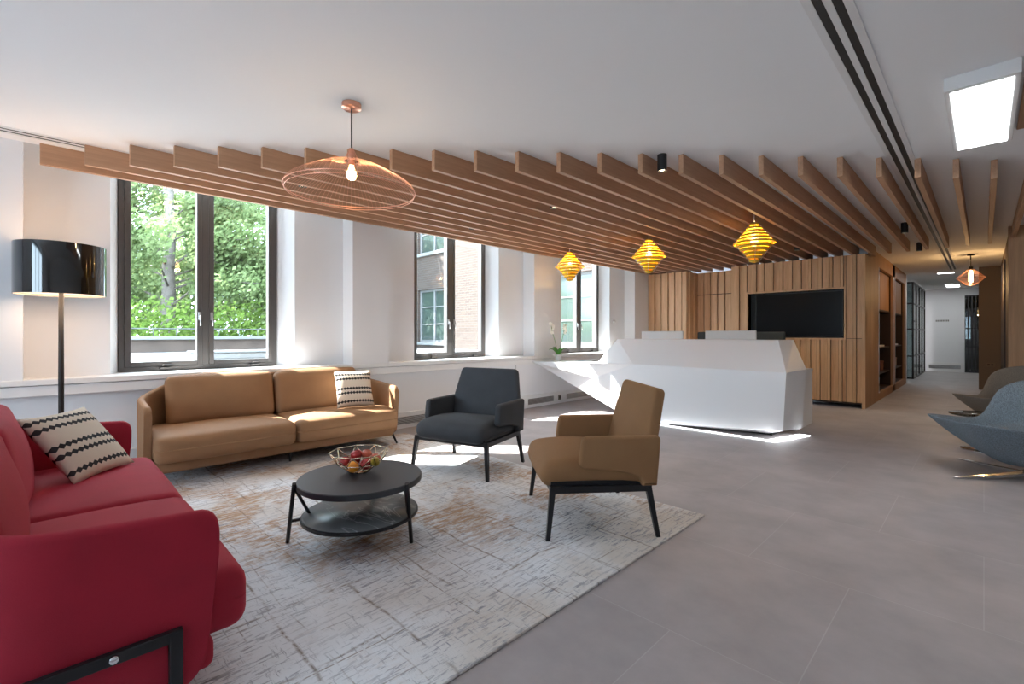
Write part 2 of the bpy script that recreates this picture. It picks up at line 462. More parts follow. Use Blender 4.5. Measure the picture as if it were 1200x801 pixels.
# ------------------------------------------------------------------ object helpers
def thing(name, label, cat, loc=(0, 0, 0), rotz=0.0, group=None, rot=None):
    o = bpy.data.objects.new(name, None); COL.objects.link(o); o.empty_display_size = 0.1
    o.location = loc; o.rotation_euler = rot if rot else (0, 0, rotz)
    return tag(o, label, cat, group)
def tag(o, label=None, cat=None, group=None, kind=None):
    if label: o['label'] = label
    if cat: o['category'] = cat
    if group: o['group'] = group
    if kind: o['kind'] = kind
    return o
def struct(name, bm, m, parent=None, smooth=False, label=None, cat=None):
    o = finish(name, bm, m, parent, smooth)
    if parent is None: o['kind'] = 'structure'
    if label: tag(o, label, cat)
    return o
def copy_thing(root, loc, rotz=None, label=None):
    r = root.copy(); COL.objects.link(r); r.location = loc
    if rotz is not None: r.rotation_euler = (0, 0, rotz)
    if label: r['label'] = label
    for ch in list(root.children):
        c = ch.copy(); COL.objects.link(c); c.parent = r
        for g in list(ch.children):
            d = g.copy(); COL.objects.link(d); d.parent = c
    return r
ORD = ['first', 'second', 'third', 'fourth', 'fifth', 'sixth', 'seventh', 'eighth', 'ninth', 'tenth', 'eleventh',
       'twelfth', 'thirteenth', 'fourteenth', 'fifteenth', 'sixteenth', 'seventeenth', 'eighteenth', 'nineteenth',
       'twentieth', 'twenty-first', 'twenty-second', 'twenty-third', 'twenty-fourth', 'twenty-fifth']

# ================================================================== STRUCTURE
XR, YB, YE = 3.4, -4.2, 20.7
bm = new_bm(); box(bm, -5.75, XR + .2, YB - .2, YE + .3, -0.12, 0)
struct('floor', bm, M_FLOOR, label='grey stone look tiled floor of the reception', cat='floor')
bm = new_bm(); box(bm, XP, XR + .2, YB - .2, YE + .3, H, H + .4); box(bm, -5.78, XP, YB - .2, YE + .3, 3.05, 3.2); box(bm, -5.78, XP, BY + .4, YE + .3, H, 3.05)
struct('ceiling', bm, M_CEIL, label='plain white plaster ceiling', cat='ceiling')

# window wall: one mesh with openings; piers, apron and reveals
NB = range(0, 3)  # unseen bay before the first is kept solid to darken the left ceiling
def pier_y(k):    # right edge of the pier that opens bay k
    return -0.122 + PITCH * k
bm = new_bm()
WZ0, WZ1 = 0.85, 2.95
HW = 3.05
wy = []
for k in NB:
    a = pier_y(k) + 0.60; b = pier_y(k) + 1.975   # frame edges
    wy.append((a, b))
edges = [YB] + [q for ab in wy for q in ab] + [BY + 1.2]
XO = -5.78
for i in range(0, len(edges), 2):
    a, b = edges[i], edges[i + 1]
    sa = 0.13 if i > 0 else 0.0; sb = 0.07 if i + 2 < len(edges) else 0.0
    # splayed solid: narrow at the room side
    prism(bm, [(XO, a), (XF, a), (XW, a + sa), (XW, b - sb), (XF, b), (XO, b)], 0.0, HW)
for a, b in wy:
    box(bm, XO, XW, a - .01, b + .01, WZ1, HW); box(bm, XO, XW, a - .01, b + .01, 0, WZ0 - .02)
for k in range(-1, 4):
    p = pier_y(k); y1 = p if k < 3 else BY + .35
    box(bm, XW - .01, XP, p - 0.47, y1, WZ0, HW)
struct('wall_left', bm, M_WALL, label='white window wall with projecting piers', cat='wall')
bm = new_bm()
box(bm, XF, -5.27, YB, BY + .5, 0.0, 0.73)
for yy in (-2.9, 2.22, 4.3, 7.6): pass
struct('wall_window_apron', bm, M_WALL, label='flat white panelling below the window sill', cat='wall')
bm = new_bm()
box(bm, XF, XP + .015, YB, BY + .4, 0.805, 0.85, 0.004)
box(bm, XF, XP + .002, YB, BY + .4, 0.72, 0.80, 0.003)
struct('trim_1', bm, M_TRIM, label='long white window sill with a stepped front edge', cat='sill')
bm = new_bm()
box(bm, -5.272, -5.255, YB, BY + .4, 0.0, 0.19, 0.003)
box(bm, -5.272, -5.245, YB, BY + .4, 0.19, 0.205, 0.002)
struct('baseboard_left', bm, M_TRIM, label='white skirting board below the windows', cat='baseboard')
# panel joints in the apron
bm = new_bm()
for yy in (-0.95, 2.19, 5.33, 8.47): box(bm, -5.2705, -5.2685, yy - .003, yy + .003, 0.205, 0.72)
struct('trim_2', bm, M_GRILLE, label='thin vertical joints in the panelling', cat='trim')

def grille(y0, y1, lab):
    t = thing('air_grille', lab, 'vent', (-5.254, (y0 + y1) / 2, 0.10), group='skirting grilles below the windows')
    h = (y1 - y0) / 2
    bm = new_bm(); box(bm, -.003, .004, -h, h, -.045, .045, 0.0015)
    finish('backing', bm, M_GRILLE, t)
    bm = new_bm()
    for q in range(5): box(bm, .004, .009, -h, h, -.037 + q * .0165, -.031 + q * .0165)
    finish('louvre', bm, M_STEEL, t)
grille(5.60, 6.24, 'long grey skirting grille just right of the charcoal armchair')
grille(6.60, 7.25, 'grey skirting grille partly hidden by the slanting desk end')
grille(2.9, 3.6, 'grey skirting grille right of the tan sofa')
t = thing('floor_socket', 'small dark socket between two skirting grilles', 'socket', (-5.254, 6.40, 0.105))
bm = new_bm(); box(bm, -.003, .008, -.035, .035, -.045, .045, 0.003); finish('plate', bm, M_GRILLE, t)
bm = new_bm(); box(bm, .008, .011, -.018, .018, -.02, .02, 0.001); finish('socket_face', bm, M_BLACK, t)

# windows
def make_window(i, a, b):
    t = bpy.data.objects.new('window_%d' % i, None); COL.objects.link(t); t['kind'] = 'structure'
    t['label'] = ['dark bronze double casement window looking onto trees',
                  'dark framed double casement looking onto a brick wing', 'dark framed double casement near the timber wall'][i - 1]
    t['category'] = 'window'
    t.location = (XF, a, WZ0)
    W = b - a; HH = WZ1 - WZ0
    bm = new_bm()
    box(bm, -.07, .03, 0, .045, 0, HH, .004); box(bm, -.07, .03, W - .045, W, 0, HH, .004)
    box(bm, -.07, .03, .04, W - .04, 0, .045, .004); box(bm, -.07, .03, .04, W - .04, HH - .045, HH, .004)
    box(bm, -.07, .035, W / 2 - .03, W / 2 + .03, .04, HH - .04, .004)
    finish('window_frame', bm, M_FRAME, t)
    for s, (y0, y1) in enumerate(((.045, W / 2 - .03), (W / 2 + .03, W - .045))):
        bm = new_bm(); w_ = .045
        box(bm, -.045, .04, y0, y0 + w_, .045, HH - .045, .004); box(bm, -.045, .04, y1 - w_, y1, .045, HH - .045, .004)
        box(bm, -.045, .04, y0 + w_, y1 - w_, .045, .045 + w_, .004); box(bm, -.045, .04, y0 + w_, y1 - w_, HH - .045 - w_, HH - .045, .004)
        sash = finish('sash', bm, M_FRAME, t)
        bm = new_bm(); box(bm, -.008, -.002, y0 + w_ - .004, y1 - w_ + .004, .045 + w_ - .004, HH - .045 - w_ + .004)
        g = finish('pane', bm, M_GLASS, sash)
        bm = new_bm(); yy = y1 - .022 if s == 0 else y0 + .022
        box(bm, .04, .055, yy - .012, yy + .012, .50, .58, .003)
        tube(bm, [(.055, yy, .54), (.075, yy, .54), (.078, yy, .50), (.078, yy, .44)], .006, 8)
        finish('handle', bm, M_STEEL, sash)
        bm = new_bm(); yy = (y0 + y1) / 2 + (.0 if s == 0 else .12)
        box(bm, .04, .085, yy - .045, yy + .045, .02, .035, .003)
        tube(bm, [(.06, yy - .03, .035), (.07, yy - .02, .055), (.07, yy + .05, .055)], .006, 8)
        finish('stay_latch', bm, M_FRAME, sash)
    return t
for i, (a, b) in enumerate(wy): make_window(i + 1, a, b)
# sky portals over the panes
for i, (a, b) in enumerate(wy):
    ld = bpy.data.lights.new('daylight_portal', 'AREA'); ld.shape = 'RECTANGLE'; ld.size = WZ1 - WZ0; ld.size_y = b - a
    ld.cycles.is_portal = True
    lo = bpy.data.objects.new('daylight_portal', ld); COL.objects.link(lo)
    lo.location = (XO - .02, (a + b) / 2, (WZ0 + WZ1) / 2); lo.rotation_euler = (0, R(-90), 0)

# other walls of the room
bm = new_bm()   # back wall; its unseen window is added and sized for the daylight it brings
box(bm, -5.75, -3.4, YB - .2, YB, 0, H); box(bm, -.6, XR + .2, YB - .2, YB, 0, H)
box(bm, -3.4, -.6, YB - .2, YB, 0, 0.85); box(bm, -3.4, -.6, YB - .2, YB, 2.5, H)
struct('wall_back', bm, M_WALL)
t = bpy.data.objects.new('window_4', None); COL.objects.link(t); t['kind'] = 'structure'
bm = new_bm()
for xx in (-3.4, -2.5, -1.57, -.65): box(bm, xx, xx + .05, YB - .14, YB - .06, .85, 2.5)
box(bm, -3.4, -.6, YB - .14, YB - .06, .85, .9); box(bm, -3.4, -.6, YB - .14, YB - .06, 2.45, 2.5)
finish('window_frame', bm, M_FRAME, t)
bm = new_bm(); box(bm, -3.37, -.63, YB - .105, YB - .098, .9, 2.45); finish('pane', bm, M_GLASS, t)
ld = bpy.data.lights.new('daylight_portal', 'AREA'); ld.shape = 'RECTANGLE'; ld.size = 2.8; ld.size_y = 1.65
ld.cycles.is_portal = True
lo = bpy.data.objects.new('daylight_portal', ld); COL.objects.link(lo)
lo.location = (-2.0, YB - .22, 1.67); lo.rotation_euler = (R(90), 0, 0)
bm = new_bm(); box(bm, XR, XR + .2, YB, 9.4, 0, H); struct('wall_right', bm, M_WALL)

# ---- timber block with the television recess (far wall)
def boards(bm, x0, x1, y, z0, z1, seed, mi=0):
    """vertical boards of mixed width and projection on a face that looks towards -y"""
    rnd = random.Random(seed); x = x0; k = 0
    while x < x1 - .012:
        w_ = [0.105, 0.05, 0.085, 0.06, 0.105, 0.04][k % 6] + rnd.uniform(-.008, .008)
        if x + w_ > x1 - .02: w_ = x1 - x
        d = [0.012, 0.04, 0.012, 0.035, 0.02, 0.045][k % 6]
        box(bm, x + .004, x + w_ - .004, y - d, y + .01, z0, z1, 0.0, mi=mi)
        x += w_; k += 1
ZT = 2.51
bm = new_bm()
TX0, TX1, TZ0, TZ1 = -3.13, -1.63, 1.145, 1.965      # recess
# carcass in dark groove colour
box(bm, -3.44, TX0, BY, BY + 1.0, 0.06, ZT); box(bm, TX1, BX - .04, BY, BY + 1.0, 0.06, ZT)
box(bm, TX0, TX1, BY, BY + 1.0, 0.06, TZ0); box(bm, TX0, TX1, BY, BY + 1.0, TZ1, ZT); box(bm, TX0, TX1, BY + .16, BY + 1.0, TZ0, TZ1)
box(bm, -5.2, -4.35, BY, BY + .6, 0.06, ZT)
box(bm, -4.35, -3.44, 9.92, 10.2, 0.06, ZT)
wf = struct('wall_far', bm, M_GROOVE, label='oak panelled storage wall behind the reception desk', cat='wall')
bm = new_bm()
boards(bm, -3.44, TX0 - .02, BY, 0.09, ZT, 1)
boards(bm, TX0 - .02, TX1 + .02, BY, TZ1 + .03, ZT, 2)
boards(bm, TX0 - .02, TX1 + .02, BY, 0.09, TZ0 - .03, 3)
boards(bm, TX1 + .02, BX - .04, BY, TZ0 - .005, ZT, 4)
boards(bm, TX1 + .02, BX - .04, BY, 0.09, TZ0 - .012, 4)
box(bm, BX - .04, BX, BY - .045, BY + .02, 0.0, ZT)
boards(bm, -5.2, -4.35, BY, 0.09, ZT, 5)
# the return of the left volume, battens on its side face
y = BY - .02
for k in range(5):
    box(bm, -4.352, -4.352 + (.02, .045)[k % 2], y + .003, y + .112, 0.09, ZT); y += .112
finish('oak_cladding', bm, M_CLAD, wf)
bm = new_bm()
boards(bm, -4.33, -3.46, 9.92, 2.05, ZT, 7); finish('overhead_panel', bm, M_CLAD, wf)
bm = new_bm(); boards(bm, -4.33, -3.46, 9.92, 0.09, 2.035, 7)
d = finish('door_1', bm, M_CLAD); d['kind'] = 'structure'; tag(d, 'flush oak boarded door in the recess of the timber wall', 'door')
bm = new_bm(); box(bm, TX0 - .02, TX1 + .02, BY - .05, BY + .16, TZ0 - .03, TZ0, .002); box(bm, TX0 - .02, TX1 + .02, BY - .05, BY + .16, TZ1, TZ1 + .03, .002)
box(bm, TX0 - .02, TX0, BY - .05, BY + .16, TZ0, TZ1, .002); box(bm, TX1, TX1 + .02, BY - .05, BY + .16, TZ0, TZ1, .002)
finish('recess_frame', bm, M_CLAD, wf)
# dark lining inside the recess
bm = new_bm(); box(bm, TX0, TX1, BY + .14, BY + .158, TZ0, TZ1); finish('recess_back', bm, M_BLACK, wf)
# corridor side of the block
NY = [(10.78, 12.66), (12.98, 14.72)]
bm = new_bm()
box(bm, BX - .04, BX, BY + .02, NY[0][0], 0, ZT); box(bm, BX - .04, BX, NY[0][1], NY[1][0], 0, H)
box(bm, BX - .04, BX, NY[1][1], 15.05, 0, H)
box(bm, BX - .04, BX, NY[0][0], NY[1][1], 0, .14); box(bm, BX - .04, BX, NY[0][0], NY[1][1], 2.43, H)
box(bm, BX - .04, BX, 9.9, NY[0][0], ZT, H)
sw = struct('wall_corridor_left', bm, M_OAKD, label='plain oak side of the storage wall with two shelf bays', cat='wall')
bm = new_bm()
box(bm, BX - .56, BX - .5, NY[0][0] - .1, 15.05, 0, H); box(bm, BX - .5, BX - .04, 10.70, 10.78, 0, H)
box(bm, BX - .5, BX - .04, 14.72, 15.05, 0, H); box(bm, BX - .5, BX - .04, NY[0][1], NY[1][0], 0, H)
box(bm, BX - .5, BX - .04, 10.7, 15.0, 2.43, 2.6)
box(bm, BX - .5, BX - .04, 10.7, 15.0, 0, .14)
finish('niche_lining', bm, mat('dark_walnut', (0.045, 0.022, 0.013), 0.5), sw)
NEXTBOX = []
for q, (a, b) in enumerate(NY):
    bm = new_bm(); box(bm, BX - .09, BX - .065, a + .01, b - .01, 1.69, 2.42, .003)
    finish('cupboard_front', bm, M_OAKD, sw)
    bm = new_bm(); box(bm, BX - .5, BX - .06, a, b, 1.66, 1.69, .002)
    finish('shelf', bm, mat('dark_walnut', (0, 0, 0)), sw)
    for z in (.96, .46):
        bm = new_bm(); box(bm, BX - .5, BX - .06, a, b, z - .025, z, .002); finish('shelf', bm, mat('dark_walnut', (0, 0, 0)), sw)
bm = new_bm()
for a, b in NY:
    for yy in (a - .02, b): box(bm, BX - .002, BX + .006, yy, yy + .02, .14, 2.43)
finish('edge_strip', bm, M_STEEL, sw)

t = thing('recessed_light', 'unseen ceiling light added to brighten the glazed office', 'ceiling light', (-2.3, 18.0, H), group='square corridor ceiling lights')  # added lamp, out of view, lifts the grey panes of the partition
bm = new_bm(); box(bm, -.3, .3, -.3, .3, -.012, 0, .002); finish('rim', bm, M_WHITEP, t)
bm = new_bm(); box(bm, -.28, .28, -.28, .28, -.014, -.011); finish('diffuser', bm, M_PANEL_LIGHT, t)
ld = bpy.data.lights.new('panel_glow', 'AREA'); ld.size = .5; ld.energy = 22
lo = bpy.data.objects.new('panel_glow', ld); COL.objects.link(lo); lo.parent = t; lo.location = (0, 0, -.03)
# glazed partition, end wall, right hand walls of the corridor
t = bpy.data.objects.new('wall_glass_partition', None); COL.objects.link(t); t['kind'] = 'structure'
tag(t, 'black framed grey glass partition along the corridor', 'partition')
def glazed(parent, p0, p1, zs, nv, m_glass):
    p0, p1 = Vector((*p0, 0)), Vector((*p1, 0)); d = (p1 - p0); n = d.normalized()
    M = Matrix.Translation(p0) @ Matrix.Rotation(math.atan2(n.y, n.x), 4, 'Z'); Ln = d.length
    bm = new_bm()
    for k in range(nv + 1):
        x = Ln * k / nv; box(bm, x - .018, x + .018, -.02, .02, 0, zs[-1], M=M)
    for z in zs: box(bm, 0, Ln, -.018, .018, z - .02, z + .02, M=M)
    finish('steel_frame', bm, M_BLACKM, parent)
    bm = new_bm(); box(bm, 0, Ln, -.004, .004, 0.02, zs[-1], M=M); finish('glass_pane', bm, m_glass, parent)
glazed(t, (-1.36, 16.7), (-1.36, 20.2), [.02, .62, 1.35, 2.05, 2.62], 4, M_GLASSG)
glazed(t, (-2.4, 16.7), (-1.36, 16.7), [.02, .62, 1.35, 2.05, 2.62], 2, M_GLASSG)
bm = new_bm(); box(bm, -3.2, -.43, YE, YE + .2, 0, H); box(bm, -.10, 1.2, YE, YE + .2, 0, H); box(bm, -.43, -.10, YE, YE + .2, 2.45, H)
struct('wall_end', bm, M_WALL, label='white end wall of the corridor', cat='wall')
bm = new_bm(); box(bm, -1.32, -.47, YE - .03, YE, 0.0, 0.30, .005); struct('baseboard_end', bm, M_TRIM)
bm = new_bm(); box(bm, -3.3, -3.2, 15.0, YE, 0, H); box(bm, -3.2, BX, 15.05, 15.15, 0, H)
struct('wall_office', bm, M_WALL)
t = thing('corridor_grille', 'dark grille low on the white corridor end wall', 'vent', (-.9, YE - .031, .16))
bm = new_bm(); box(bm, -.38, .38, -.004, .004, -.055, .055); finish('backing', bm, M_GRILLE, t)
bm = new_bm()
for q in range(5): box(bm, -.38, .38, -.008, -.004, -.045 + q * .02, -.038 + q * .02)
finish('louvre', bm, M_STEEL, t)
# small lettered plate on the end wall
t = thing('wall_sign', 'small grey lettered sign on the white end wall', 'sign', (-.94, YE - .006, 1.655))
bm = new_bm()
xx = -.17
for k, w_ in enumerate((.03, .035, .03, .04, .03, .035, .03, .035)):
    box(bm, xx, xx + w_ * .75, -.006, .004, -.028, .028)
    xx += w_ + .008
finish('lettering', bm, M_GRILLE, t)
# glazed door at the corridor end
t = bpy.data.objects.new('door_2', None); COL.objects.link(t); t['kind'] = 'structure'
tag(t, 'narrow black framed glazed door at the corridor end', 'door')
glazed(t, (-.43, YE + .05), (-.10, YE + .05), [.02, .82, 1.4, 2.0, 2.43], 4, M_GLASSG)
bm = new_bm(); box(bm, -.5, 1.0, YE + 2.2, YE + 2.3, 0, H); box(bm, .9, 1.0, YE + .2, YE + 2.2, 0, H); box(bm, -.5, -.45, YE + .2, YE + 2.2, 0, H)
struct('wall_beyond_door', bm, M_TAUPE)
bm = new_bm(); box(bm, -.5, 1.0, YE + .2, YE + 2.3, -.12, 0); box(bm, -.5, 1.0, YE + .2, YE + 2.3, H, H + .1)
struct('floor_beyond_door', bm, M_FLOOR)
# right hand side
bm = new_bm(); box(bm, -.08, .10, 14.55, YE, 0, H); box(bm, -.08, .45, 14.5, 14.65, 0, H)
struct('wall_corridor_right', bm, M_TAUPE, label='taupe painted wall at the right of the corridor', cat='wall')
bm = new_bm(); box(bm, .255, .45, 9.4, 14.5, 0, H)
wr = struct('wall_side', bm, M_TAUPE, label='taupe side wall behind the right lounge chairs', cat='wall')
bm = new_bm(); box(bm, .235, XR, 9.34, 9.42, 0.0, ZT); box(bm, .235, XR, 9.34, 9.42, ZT, H)
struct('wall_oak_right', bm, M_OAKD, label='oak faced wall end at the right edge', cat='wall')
t = thing('wall_art', 'tall narrow dark artwork on the side wall at right', 'picture', (.25, 12.2, 1.45))
bm = new_bm(); box(bm, -.012, .004, -.95, .95, -.95, 1.0, .002); finish('picture_frame', bm, mat('dark_walnut', (0, 0, 0)), t)
bm = new_bm(); box(bm, -.016, -.011, -.90, .90, -.90, .95); finish('canvas', bm, mat('mottled_canvas', (.06, .035, .02), .6, var=.9, vscale=9), t)
t = thing('light_switch', 'small switch plate on the taupe corridor wall', 'switch', (.10, 14.497, .55))
bm = new_bm(); box(bm, -.07, .07, -.006, .002, -.04, .04, .002); finish('plate', bm, mat('bronze_plate', (.22, .16, .10), .5), t)
bm = new_bm(); box(bm, -.045, -.01, -.010, -.006, -.015, .015, .001); box(bm, .01, .045, -.010, -.006, -.015, .015, .001); finish('rocker', bm, M_GROOVE, t)
t = thing('wall_sensor', 'small round white sensor on the window wall right of the last window', 'sensor', (XW + .002, 8.42, 1.47))
bm = new_bm(); lathe(bm, [(0, .03), (.028, .03), (.04, .018), (.042, 0), (0, 0)], 20); o = finish('sensor_dome', bm, M_WHITEP, t); o.rotation_euler = (0, R(90), 0)

# ================================================================== CEILING ITEMS
DX = 0.227
for i in range(25):
    x = -5.16 + DX * i; y0 = -0.03 + 0.2487 * i; y1 = 9.72 if x < .15 else 9.33
    if x < -1.3 and x > -4.36 : y1 = 9.9
    if x < -4.36: y1 = 9.9
    bm = new_bm(); box(bm, -.02, .02, 0, y1 - y0, -.16, 0, .0015)
    o = finish('ceiling_slat', bm, M_SLAT, loc=(x, y0, H))
    tag(o, 'long timber ceiling slat, %s counting from the window wall' % ORD[i], 'ceiling slat', 'timber slats under the ceiling')
# ceiling slot diffusers
def slot_vent(x0, x1, y0, y1, lab):
    t = thing('slot_diffuser', lab, 'vent', ((x0 + x1) / 2, y0, H))
    w_ = (x1 - x0) / 2; Ln = y1 - y0
    bm = new_bm()
    s = w_ / 0.08
    for a, b in ((-.08, -.047), (-.014, .014), (.047, .08)): box(bm, a * s, b * s, 0, Ln, -.006, .0, .0008)
    finish('white_trim', bm, M_TRIM, t)
    bm = new_bm()
    for a, b in ((-.047, -.014), (.014, .047)): box(bm, a * s, b * s, 0, Ln, -.003, -.0005)
    finish('slot', bm, M_BLACK, t)
slot_vent(-.575, -.405, YB + .3, 14.6, 'long twin slot air diffuser running between the slats towards the corridor')
slot_vent(-5.05, -4.90, YB + .3, 9.5, 'twin slot air diffuser above the first slats at the left')
# surface mounted luminaire
t = thing('ceiling_light', 'large rectangular surface mounted ceiling light at the upper right', 'ceiling light', (-.01, 4.31, H))
bm = new_bm(); box(bm, -.155, .155, -.625, .625, -.08, 0, .004); finish('housing', bm, M_WHITEP, t)
bm = new_bm(); box(bm, -.128, .128, -.585, .60, -.083, -.079); finish('diffuser', bm, M_PANEL_LIGHT, t)
ld = bpy.data.lights.new('panel_glow', 'AREA'); ld.shape = 'RECTANGLE'; ld.size = .26; ld.size_y = 1.18; ld.energy = 9
lo = bpy.data.objects.new('panel_glow', ld); COL.objects.link(lo); lo.parent = t; lo.location = (0, 0, -.09)
for (x, yy, n_) in ((-.64, 15.2, 'nearer of two small square lights in the corridor ceiling'), (-.66, 19.3, 'farther of two square lights in the corridor ceiling')):
    t = thing('recessed_light', n_, 'ceiling light', (x, yy, H), group='square corridor ceiling lights')
    bm = new_bm(); hy = .12 if yy < 17 else .55; box(bm, -.16, .16, -hy, hy, -.012, 0, .002); finish('rim', bm, M_WHITEP, t)
    bm = new_bm(); box(bm, -.145, .145, -hy + .015, hy - .015, -.014, -.011); finish('diffuser', bm, M_PANEL_LIGHT, t)
    ld = bpy.data.lights.new('panel_glow', 'AREA'); ld.size = .25; ld.energy = 4
    lo = bpy.data.objects.new('panel_glow', ld); COL.objects.link(lo); lo.parent = t; lo.location = (0, 0, -.03)
# timber ceiling panel by the luminaire
bm = new_bm(); box(bm, .165, 1.6, 1.2, 4.93, H - .015, H, .002)
struct('trim_3', bm, M_SLAT, label='flat timber panel on the ceiling right of the luminaire', cat='ceiling panel')
# black cylinder spots
spots = [(-1.868, 3.60, 'black cylinder spotlight between slats, nearest the camera'), (-.74, 8.06, 'black cylinder spotlight near the corridor, left of its pair'),
         (-.73, 9.95, 'black cylinder spotlight near the corridor, right of its pair'), (-2.10, 8.5, 'black cylinder spotlight between slats in front of the television'),
         (-3.23, 3.84, 'black cylinder spotlight half hidden between slats at the centre'), (-4.593, 3.85, 'black cylinder spotlight half hidden above the second window'),
         (-3.46, 8.4, 'black cylinder spotlight half hidden between the two right gold pendants'), (-4.365, 1.66, 'black cylinder spotlight half hidden behind the copper pendant')]
first = None
for (x, yy, lab) in spots:
    if first is None:
        t = thing('ceiling_spotlight', lab, 'spotlight', (x, yy, H), group='black cylinder spotlights among the slats')
        bm = new_bm(); lathe(bm, [(0, 0), (.038, 0), (.038, -.135), (.032, -.135), (.030, -.12), (0, -.12)], 24); autosmooth(finish('housing', bm, M_BLACK, t))
        bm = new_bm(); lathe(bm, [(0, -.122), (.024, -.124), (.026, -.121), (0, -.1205)], 20)
        finish('lens', bm, mat('spot_lens', (1, 1, 1), .3, emit=(1, .78, .5), estr=7), t)
        first = t
    else: t = copy_thing(first, (x, yy, H), label=lab)
    ld = bpy.data.lights.new('spot_beam', 'SPOT'); ld.energy = 9; ld.spot_size = R(75); ld.spot_blend = .6; ld.color = (1, .82, .6); ld.shadow_soft_size = .03
    lo = bpy.data.objects.new('spot_beam', ld); COL.objects.link(lo); lo.parent = t; lo.location = (0, 0, -.14)

# ---- copper wire pendant
t = thing('copper_pendant', 'wide copper wire pendant lamp with a visible glowing bulb', 'pendant lamp', (-2.864, 1.395, H))
bm = new_bm(); lathe(bm, [(0, 0), (.06, 0), (.06, -.028), (.052, -.034), (0, -.034)], 32); autosmooth(finish('canopy', bm, M_COPPER, t))
bm = new_bm(); tube(bm, [(0, 0, -.03), (0, 0, -.30)], .005, 8); finish('cord', bm, M_BLACK, t)
prof = [(.012, -.285), (.022, -.31), (.038, -.345), (.045, -.365), (.060, -.375), (.11, -.385), (.18, -.405), (.26, -.445), (.33, -.485), (.375, -.515), (.400, -.545), (.402, -.558), (.392, -.575)]
bm = new_bm(); NW = 84
for k in range(NW):
    a = 2 * PI * k / NW; pts = [(r * math.cos(a), r * math.sin(a), z) for r, z in prof]
    if k % 3: pts = pts[3:]
    tube(bm, pts, .0009, 4, cap=False)
for r, z, rr in ((.401, -.556, .003), (.392, -.575, .0022), (.046, -.367, .0025)):
    tube(bm, [(r * math.cos(2 * PI * k / 64), r * math.sin(2 * PI * k / 64), z) for k in range(65)], rr, 6, cap=False)
finish('wire_shade', bm, M_COPPER, t)
bm = new_bm(); lathe(bm, [(0, -.29), (.014, -.29), (.02, -.33), (.02, -.395), (0, -.395)], 20); autosmooth(finish('lamp_holder', bm, M_COPPER, t))
M_BULB = mat('warm_bulb', (1, .9, .7), .3, emit=(1.0, .62, .26), estr=9)
bm = new_bm(); lathe(bm, [(0, -.395), (.014, -.395), (.016, -.41), (.030, -.44), (.032, -.458), (.024, -.48), (0, -.49)], 20)
o = finish('bulb', bm, M_BULB, t)
ld = bpy.data.lights.new('bulb_light', 'POINT'); ld.energy = 2.5; ld.color = (1, .65, .35); ld.shadow_soft_size = .035
lo = bpy.data.objects.new('bulb_light', ld); COL.objects.link(lo); lo.parent = t; lo.location = (0, 0, -.52)

# ---- three layered gold pendants
M_GOLD = mat('golden_lamella', (0.64, 0.39, 0.02), 0.35, spec=.5)
def gold_pendant(loc, lab, shared=[None]):
    if shared[0] is None:
        t = thing('layered_pendant', lab, 'pendant lamp', loc, group='golden layered pendants above the desk')
        bm = new_bm(); lathe(bm, [(0, 0), (.04, 0), (.04, -.02), (0, -.02)], 20); tube(bm, [(0, 0, -.02), (0, 0, -.18)], .004, 8)
        finish('cord', bm, M_WHITEP, t)
        # overlapping conical rings
        n = 11; zt, zb = -.155, -.635
        bm = new_bm(); rs = [.050, .082, .117, .153, .190, .228, .190, .154, .119, .086, .056]
        for k, r in enumerate(rs):
            z = zt + (zb - zt) * (k + .5) / n
            if k < 6: prof_ = [(r - .040, z + .020), (r, z + .004), (r, z - .016), (r - .004, z - .016), (r - .006, z - .002), (r - .044, z + .014)]
            else: prof_ = [(r, z + .018), (r + .002, z + .0), (r - .036, z - .018), (r - .040, z - .014), (r - .004, z + .004), (r - .005, z + .018)]
            lathe(bm, prof_, 40, close=True)
        o = finish('lamella_shade', bm, M_GOLD, t); autosmooth(o, 30)
        bm = new_bm()
        for k in range(4):
            a = k * PI / 2 + .4
            tube(bm, [(.045 * math.cos(a), .045 * math.sin(a), zt - .01), (.205 * math.cos(a), .205 * math.sin(a), -.405), (.055 * math.cos(a), .055 * math.sin(a), zb + .02)], .003, 6)
        finish('ribs', bm, M_STEEL, t)
        bm = new_bm(); lathe(bm, [(0, -.33), (.03, -.35), (.045, -.39), (.03, -.43), (0, -.44)], 20); finish('bulb', bm, mat('amber_bulb', (1, .8, .4), .4, emit=(1, .65, .2), estr=3.5), t)
        shared[0] = t
    else: t = copy_thing(shared[0], loc, label=lab)
    ld = bpy.data.lights.new('bulb_light', 'POINT'); ld.energy = 6; ld.color = (1, .68, .30); ld.shadow_soft_size = .04
    lo = bpy.data.objects.new('bulb_light', ld); COL.objects.link(lo); lo.parent = t; lo.location = (0, 0, -.30)
gold_pendant((-4.64, 5.91, H), 'golden layered pendant nearest the windows, leftmost of three')
gold_pendant((-3.26, 5.91, H), 'golden layered pendant in the middle of the three')
gold_pendant((-1.91, 5.93, H), 'golden layered pendant on the right, nearest the television')

